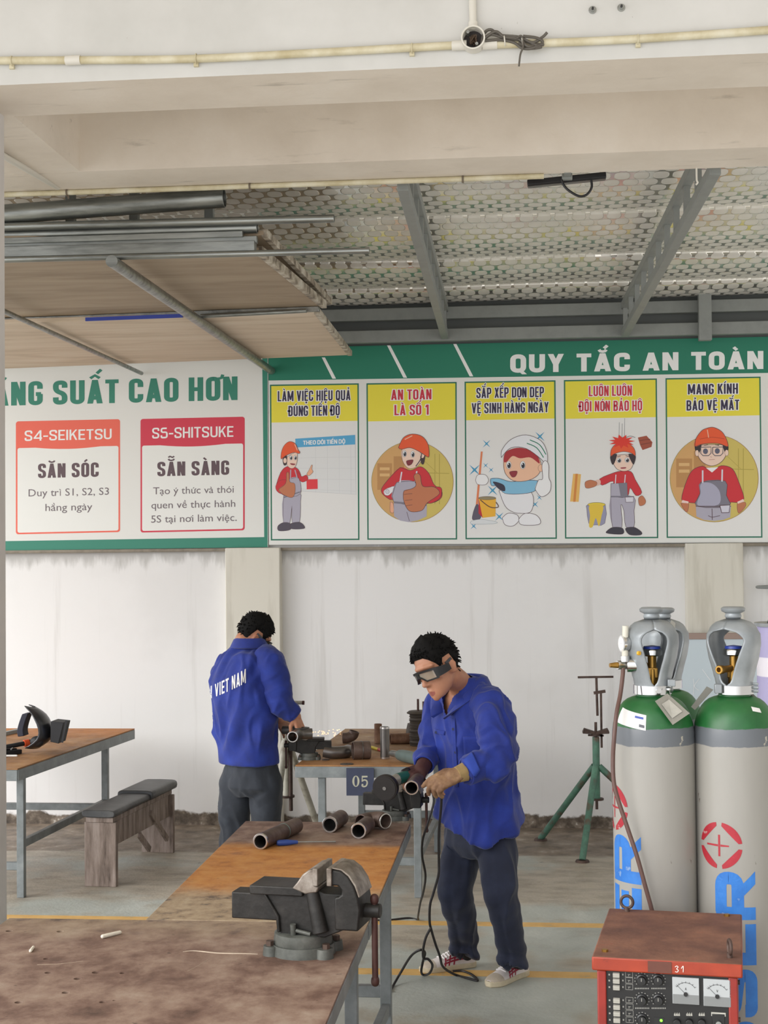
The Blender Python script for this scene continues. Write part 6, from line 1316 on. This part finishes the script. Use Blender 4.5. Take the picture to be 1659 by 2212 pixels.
# jacket
j = MB(); hem = U(1037, 1782, 6.77)
loft(j, [(neck+V((.006, .01, -.004)), rt*.082, ft*.070, 1), (neck.lerp(chest, .28), rt*.165, ft*.105, .9), (chest, rt*.19, ft*.135, .88), (chest.lerp(belly, .5), rt*.185, ft*.14, .88), (belly, rt*.185, ft*.15, .88), (belly.lerp(hem, .6), rt*.195, ft*.162, .88), (hem, rt*.207, ft*.182, .86)], 36)
for i_, v in enumerate(j.v):
    if i_ >= 36*6: q_ = v-hem; v.z += .018 - .062*max(0, -q_.y/.18)**1.5 + .012*max(0, -q_.x/.18)
j.chain([shL-UP*.012, neck.lerp(shL, .4)-UP*.0, neck-UP*.012], [.070, .066, .070]); j.chain([shR-UP*.012, neck.lerp(shR, .4), neck-UP*.012], [.066, .064, .070])
def jx(p, n_):   # drape: deeper folds towards the waist
    return .010*sin((p.x*.8+p.y*.6)*40+p.z*12)*max(0, min(1, (1.10-p.z)/.3))
jm = fuse(j, .0075, 5, folds(.022, 8, 3.4, jx, 1.))
def sleeve(m, chain, rad, el, seed, amp=.012):
    s = MB().tube(catmull(chain, 6), lambda u: float(np.interp(u, np.linspace(0, 1, len(rad)), rad)), 30)
    def ex(p, n_): d_ = (p-el).length; return .009*sin(d_*130+3*noise.noise(p*9))*max(0, 1-d_/.16)
    q = fuse(s, .0065, 3, folds(amp, 9, 6, ex, seed)); q.build('sleeve', BLUEJ, m, ang=80); return q
SL = sleeve(m2, [shL.lerp(neck, .42)-UP*.012, shL-UP*.006, shL.lerp(elL, .5)+V((.006, -.02, 0)), elL+V((.006, -.01, -.004)), elL.lerp(wrL, .5), wrL+(elL-wrL)*.16], [.068, .080, .082, .077, .066, .054], elL, 2., .02)
sleeve(m2, [shR.lerp(neck, .42)-UP*.012, shR-UP*.006, shR.lerp(elR, .5), elR, elR.lerp(wrR, .5), wrR+(elR-wrR)*.22], [.062, .074, .072, .068, .058, .048], elR, 4., .016)
vB = U(977, 1556, 6.5); vT = neck+UP*.05
def loc(p): q = p-neck; return q.dot(rt), q.dot(ft), q.z
vz = (U(977, 1552, 6.55)-neck).z
keep = []
for f in jm.f:
    c = sum((jm.v[i] for i in f), V())/len(f); x, y, z = loc(c); w = .062*(z-vz)/(0.0-vz) if z > vz else -1
    if not (z > vz and y > .0 and abs(x+.0) < min(w, .062)): keep.append(f)
jm.f = keep; jm.m = [0]*len(keep)
jo = jm.build('jacket', BLUEJ, m2, ang=80)
from mathutils.bvhtree import BVHTree
def bvh(mb): return BVHTree.FromPolygons([tuple(v) for v in mb.v], mb.f)
JB = bvh(jm)
def onto(tree, px, py, off=.003):
    d = ray(px, py).normalized(); h = tree.ray_cast(CAM, d)
    return h[0] - d*off if h[0] else None
def patch(tree, poly, name, mat, parent, off=.004, th=.004, n=7):
    """a stitched-on cloth piece following the garment below it; poly = four corners"""
    rows = []
    for i in range(n+1):
        row = []
        for k_ in range(n+1):
            u, v = i/n, k_/n; a = (V((*poly[0], 0))*(1-u)+V((*poly[1], 0))*u)*(1-v)+(V((*poly[3], 0))*(1-u)+V((*poly[2], 0))*u)*v; p = onto(tree, a.x, a.y, off); row.append(p or (row[-1] if row else None))
        rows.append(row)
    if any(p is None for r in rows for p in r): return None
    o = MB().rings(rows, False, False).build(name, mat, parent, ang=70); md = o.modifiers.new('solid', 'SOLIDIFY'); md.thickness = th; md.offset = 0; return o
# collar with two points, placket, pocket, cuffs
def collar(m, C, rt, ft, prof, name='collar'):
    R = []
    for a, x, y, z0, z1, fl in prof: 
        o_ = C+rt*x+ft*y; outv = (rt*x+ft*y).normalized(); R.append([o_+UP*z0+outv*.004, o_+UP*z1-outv*.004, o_+UP*(z1+.005)+outv*.004, o_+UP*(z1-.004)+outv*(.016+fl*.5), o_+UP*(z0-.014)+outv*(.034+fl), o_+UP*(z0-.020)+outv*(.022+fl)])
    return MB().rings(R).build(name, BLUEJ, m, ang=60)
pf = []
for i in range(21):
    a = radians(-160+320*i/20); e = abs(i-10)/10; x = .080*sin(a); y = -.072*cos(a)-.004; dz = -.125*max(0, e-.55)/.45; pf.append((a, x*(1+.10*max(0, e-.5)), y+.05*max(0, e-.5)/.5, .004+dz, .040*(1-.8*max(0, e-.7)/.3)+dz, .006+.016*e))
collar(m2, neck+V((.006, .008, .005)), rt, ft, pf)
patch(JB, [(975, 1552), (983, 1552), (990, 1700), (981, 1700)], 'placket', BLUEJ, m2)
patch(JB, [(1000, 1592), (1040, 1588), (1044, 1640), (1003, 1645)], 'chest_pocket', BLUEJ, m2, .0045); patch(JB, [(938, 1575), (962, 1580), (960, 1588), (937, 1583)], 'pocket_flap', BLUEJ, m2)
for x, y in ((979, 1575), (984, 1625), (942, 1582)):
    p = onto(JB, x, y, .008)
    if p: MB().lathe([(.001, .002), (.006, .002), (.0065, 0)], p, CAM-p, 14).build('button', M('navy_button', '#141d4a', .4), m2)
cu = (elL-wrL).normalized(); q = MB().pipe(wrL+cu*.035, wrL+cu*.105, .060, .052, 30); q.v = [v+V((0, -.002, -.10*max(0, (v-wrL).dot(UP)*-1)*.5)) for v in q.v]; q.build('cuff', BLUEJ, m2, ang=60)
patch(bvh(SL), [(1000, 1643), (1020, 1624), (1037, 1664), (1026, 1680)], 'cuff_flap', M('blue_lining', '#2c46a4', .8), m2, .010, .004, 8)
cu2 = (elR-wrR).normalized(); MB().pipe(wrR+cu2*.03, wrR+cu2*.085, .047, .040, 26).build('cuff', BLUEJ, m2)
# trousers
def trousers(m, hip, hp, kn, an, ft, rt, mat, w, seed, hemk=1.):
    t = MB(); loft(t, [(hip+UP*.10, rt*.145, ft*.11, .9), (hip, rt*.152*w, ft*.122*w, .9), (hip-UP*.07, rt*.160*w, ft*.125*w, .9), (hip-UP*.12, rt*.10, ft*.09, 1)])
    for s in (0, 1):
        K = [hp[s].lerp(hip, .35)+UP*.075, hp[s], hp[s].lerp(kn[s], .5), kn[s], kn[s].lerp(an[s], .5), an[s]+UP*.03, an[s]-UP*.035]; K[4] = K[4]-ft*.012
        t.tube(catmull(K, 5), lambda u: float(np.interp(u, [0, .167, .333, .5, .667, .833, 1], [.082*w, .094*w, .090*w, .076*w, .069*w, .068*w*hemk, .070*w*hemk])), 30)
        for v in t.v[-30:]: q_ = v-an[s]; v.z += .042*max(-.4, q_.dot(ft)/.07)
    def ex(p, n_):
        r = 0
        for s in (0, 1):
            ax_ = kn[s].lerp(an[s], max(0, min(1, (kn[s].z-p.z)/(kn[s].z-an[s].z)))) if p.z < kn[s].z else hp[s].lerp(kn[s], max(0, min(1, (hp[s].z-p.z)/(hp[s].z-kn[s].z)))); q_ = p-ax_; fr_ = q_.dot(ft)/max(1e-4, V((q_.x, q_.y, 0)).length); near = max(0, 1-V((q_.x, q_.y, 0)).length/.14)
            r += .016*max(0, fr_-.86)/.14*near*2
            d_ = (p-an[s]).length; r += .009*sin((p.z+.35*(p.x-an[s].x))*75+s)*max(0, 1-d_/.17); d_ = (p-kn[s]).length; r += .006*sin((p.z-.5*(p.x-kn[s].x))*62)*max(0, 1-d_/.15); d_ = (p-hp[s]).length; r += .006*sin((p.z*.5+p.x)*70)*max(0, 1-d_/.16)
        return r
    return fuse(t, .0075, 4, folds(.014, 8, 2.2, ex, seed)).build('trousers', mat, m, ang=80)
trousers(m2, hip, (hpL, hpR), (knL, knR), (anL, anR), ft, rt, NAVY, .94, 3.)
shoe('shoe', sP_L, m2); shoe('shoe', sP_R, m2)
# gloves
GLV = M('leather_glove', '#7f5e42', .75, stops=[(.3, '#664831'), (.5, '#86654a'), (.7, '#a5845f')], scale=14, bump=.3, bscale=50); GLD = M('maroon_glove', '#4a2a26', .75, var=.25, scale=16)
g = MB(); handshape(g, *hL[:4], 1.10, hL[4], 1.22, hL[5]); g.cap(wrL+cu*.01, wrL+dL*.03, .034, .033); go = fuse(g, .0036, 3, lambda p, n_: .0016*noise.noise(p*90)).build('glove', GLV, m2, ang=80)
R = []
for k_, r_ in ((-.012, .0345), (.008, .037), (.026, .040)): c = wrL+cu*k_; x, u = frame(cu); R.append([c+(x*cos(t_)+u*sin(t_))*r_*(1+.04*sin(5*t_)) for t_ in [2*pi*i/24 for i in range(24)]])
MB().rings(R).build('glove_cuff', M('glove_cuff', '#a58b5c', .8, var=.15, scale=30), m2).parent = go
g = MB(); handshape(g, *hR[:4], .95, hR[4], 1.28, hR[5]); g.cap(wrR+cu2*.04, wrR-cu2*.03, .036, .032); fuse(g, .0036, 3).build('glove', GLD, m2, ang=80)
# ================= the rear worker: back to the photo, turned to the right
m1 = thing('person', 'man in blue jacket seen from behind, working at the rear vice', 'person', (U(540, 1900, 8.5).x, 8.5, 0), 'workers')
fB = V((.60, .80, 0)).normalized(); Bt = mat3(fB); rt1, ft1 = Bt.col[0].copy(), Bt.col[1].copy()
neck1 = U(541, 1392, 8.52); chest1 = U(521, 1470, 8.50); belly1 = U(533, 1570, 8.48); hip1 = U(543, 1672, 8.46); hem1 = U(538, 1648, 8.47)
Bh1 = mat3((.86, .50, 0), radians(34), radians(4)); h0 = frameP(V((0, 0, 0)), Bh1); ho1 = U(547, 1371, 8.55) - h0((0, -.008, .118)); hP1 = frameP(ho1, Bh1)
shR1, shL1 = U(584, 1432, 8.42), U(486, 1446, 8.68); elR1, elL1 = U(606, 1515, 8.40), U(500, 1530, 8.85); wrR1, wrL1 = U(640, 1548, 8.44), U(606, 1562, 8.62)
hpR1, hpL1 = U(574, 1690, 8.44), U(512, 1690, 8.50); knR1, knL1 = U(578, 1800, 8.46), U(505, 1800, 8.52); anR1, anL1 = U(582, 1893, 8.40), U(496, 1890, 8.44)
def flatfoot(an, d): d = V(d).normalized(); B = Matrix((d.cross(UP), d, UP)).transposed(); return frameP(V((an.x, an.y, 0))+d*.03, B)
sR1, sL1 = flatfoot(anR1, (.7, .7, 0)), flatfoot(anL1, (.35, .9, 0))
hR1 = (wrR1, (U(648, 1572, 8.42)-wrR1).normalized(), V((.8, -.5, .2)), V((0, -.3, .9)), (.5, .7, .8, .85), .7); hL1 = (wrL1, (U(620, 1574, 8.55)-wrL1).normalized(), V((-.3, -.2, .9)), V((.5, -.6, 0)), (.6, .7, .7, .8), .6)
dress(m1, hP1, neck1, chest1, belly1, hip1, (shR1, shL1), (elR1, elL1), (wrR1, wrL1), (hpR1, hpL1), (knR1, knL1), (anR1, anL1), (sR1, sL1), ft1, rt1, (hR1, hL1), BLUEJ, CHAR, None, seed=5)
j = MB(); loft(j, [(neck1+V((-.004, 0, .0)), rt1*.085, ft1*.075, 1), (neck1.lerp(chest1, .30)-ft1*.01, rt1*.175, ft1*.115, .9), (chest1-ft1*.01, rt1*.213, ft1*.15, .88), (chest1.lerp(belly1, .5), rt1*.20, ft1*.15, .88), (belly1, rt1*.195, ft1*.15, .88), (belly1.lerp(hem1, .6), rt1*.193, ft1*.15, .88), (hem1, rt1*.186, ft1*.148, .86), (hem1-UP*.004, rt1*.17, ft1*.13, .9)], 36)
j.chain([shR1-UP*.012, neck1.lerp(shR1, .4), neck1-UP*.015], [.070, .068, .070]); j.chain([shL1-UP*.012, neck1.lerp(shL1, .4), neck1-UP*.015], [.070, .068, .070])
def jx1(p, n_):
    dd = (p-shR1).length; fd = max(0, min(1, (p.z-hem1.z-.02)/.14))
    return (.010*sin((p.x*1.2-p.z*.9)*50)*max(0, 1-dd/.26) + .010*sin((p.x*.9-p.z*.35)*40+2*noise.noise(p*4))*max(0, min(1, (1.2-p.z)/.3)))*fd
def f1_(p, n_): return folds(.022, 8, 3., None, 7.)(p, n_)*max(.15, min(1, (p.z-hem1.z-.02)/.14)) + jx1(p, n_)
sleeve(m1, [shR1.lerp(neck1, .42)-UP*.015, shR1-UP*.004, shR1.lerp(elR1, .5), elR1, elR1.lerp(wrR1, .5), wrR1+(elR1-wrR1)*.12], [.072, .090, .088, .080, .064, .052], elR1, 11.); sleeve(m1, [shL1.lerp(neck1, .42)-UP*.015, shL1, elL1, wrL1+(elL1-wrL1)*.12], [.062, .074, .066, .05], elL1, 13.)
jm1 = fuse(j, .0085, 5, f1_); jm1.build('jacket', BLUEJ, m1, ang=80); JB1 = bvh(jm1)
pf = []
for i in range(21): a = radians(-150+300*i/20); e = abs(i-10)/10; pf.append((a, .078*sin(a), -.070*cos(a)-.004, -.01-.03*max(0, e-.7), .024-.03*max(0, e-.7), .004+.008*e))
collar(m1, neck1+V((-.002, 0, .01)), rt1, ft1, pf)
patch(JB1, [(466, 1626), (603, 1614), (606, 1648), (470, 1656)], 'waistband', BLUEJ, m1, .005, .005, 14)
patch(JB1, [(462, 1432), (556, 1412), (556, 1415), (462, 1435)], 'yoke_seam', M('seam_blue', '#16298a', .8), m1, .002, .002, 14)
O, w_ = boldline('N VIET NAM', .56, .17, 0, .16, .34); mb = MB(FLATS) if False else MB()
def back(x, y):
    s = x/w_; q = onto(JB1, 450+81*s, 1511-36*s+6*s*(1-s)-y*(27+3.5*s), .0025); return q
polys = []
def splitp(polys, mx):
    out = []
    for p in polys:
        tr = [(p[0], p[i], p[i+1]) for i in range(1, len(p)-1)]
        while tr:
            t3 = tr.pop(); e = [((t3[i][0]-t3[(i+1) % 3][0])**2+(t3[i][1]-t3[(i+1) % 3][1])**2, i) for i in range(3)]; l, i = max(e)
            if l > mx*mx: x_, y_, z_ = t3[i], t3[(i+1) % 3], t3[(i+2) % 3]; m_ = ((x_[0]+y_[0])/2, (x_[1]+y_[1])/2); tr += [(x_, m_, z_), (m_, y_, z_)]
            else: out.append(t3)
    return out
for t3 in splitp(O, .16):
    Q = [back(*p) for p in t3]
    if all(Q): mb.add(Q, [(0, 1, 2)])
mb.build('back_lettering', M('white_print', '#e9e7e4', .7), m1, smooth=False)
trousers(m1, hip1, (hpR1, hpL1), (knR1, knL1), (anR1, anL1), ft1, rt1, CHAR, 1.03, 9.)
shoe('shoe', sR1, m1, False); shoe('shoe', sL1, m1, False)
c1 = (elR1-wrR1).normalized(); MB().pipe(wrR1+c1*.01, wrR1+c1*.06, .05, .042, 26).build('cuff', BLUEJ, m1)
# ---------------------------------------------------------------- cables on the floor
CBL = M('black_cable', '#1e1a1a', .5)
def cable(pts, r, label, name='power_cable', mat=CBL): 
    P = [U(x, y, D) if D else Uz(x, y, r) for x, y, D in pts]; return solo(name, MB().tube(catmull(P, 7), r, 8), mat, label, 'cable', 'cables by the middle vice')
cable([(912, 1676, 6.60), (928, 1700, 6.45), (937, 1730, 6.42), (925, 1775, 6.42), (913, 1815, 6.44), (912, 1850, 6.5), (919, 1890, 6.6), (915, 1925, 6.75), (908, 1950, 7.0), (903, 1980, 7.6), (902, 1986, 0), (880, 1983, 0), (842, 1987, 0), (800, 1988, 0)], .0052, 'thin black cable hanging from the grinder and trailing left along the floor line')
cable([(954, 1700, 6.36), (953, 1740, 6.38), (948, 1800, 6.42), (948, 1860, 6.45), (947, 1890, 6.45), (936, 1930, 6.45), (929, 1955, 6.45), (928, 1990, 6.46), (932, 2010, 6.48), (941, 2040, 6.52), (950, 2065, 6.56), (955, 2085, 6.62), (966, 2096, 6.7), (985, 2106, 0), (1010, 2113, 0), (1032, 2118, 0), (1020, 2106, 0), (1000, 2098, 0), (978, 2098, 0)], .0056, 'black cable hanging in front of the front worker down to his shoes')
cable([(931, 2004, 6.45), (920, 2025, 6.45), (914, 2052, 6.46), (915, 2070, 6.5), (925, 2072, 6.5), (934, 2085, 6.55), (928, 2102, 6.62), (915, 2106, 0), (910, 2098, 6.7), (914, 2075, 6.66), (918, 2058, 6.6), (908, 2052, 6.55), (888, 2065, 6.6), (866, 2100, 6.7), (850, 2128, 0), (842, 2142, 0)], .0056, 'black cable looping to the left across the floor by the front worker')
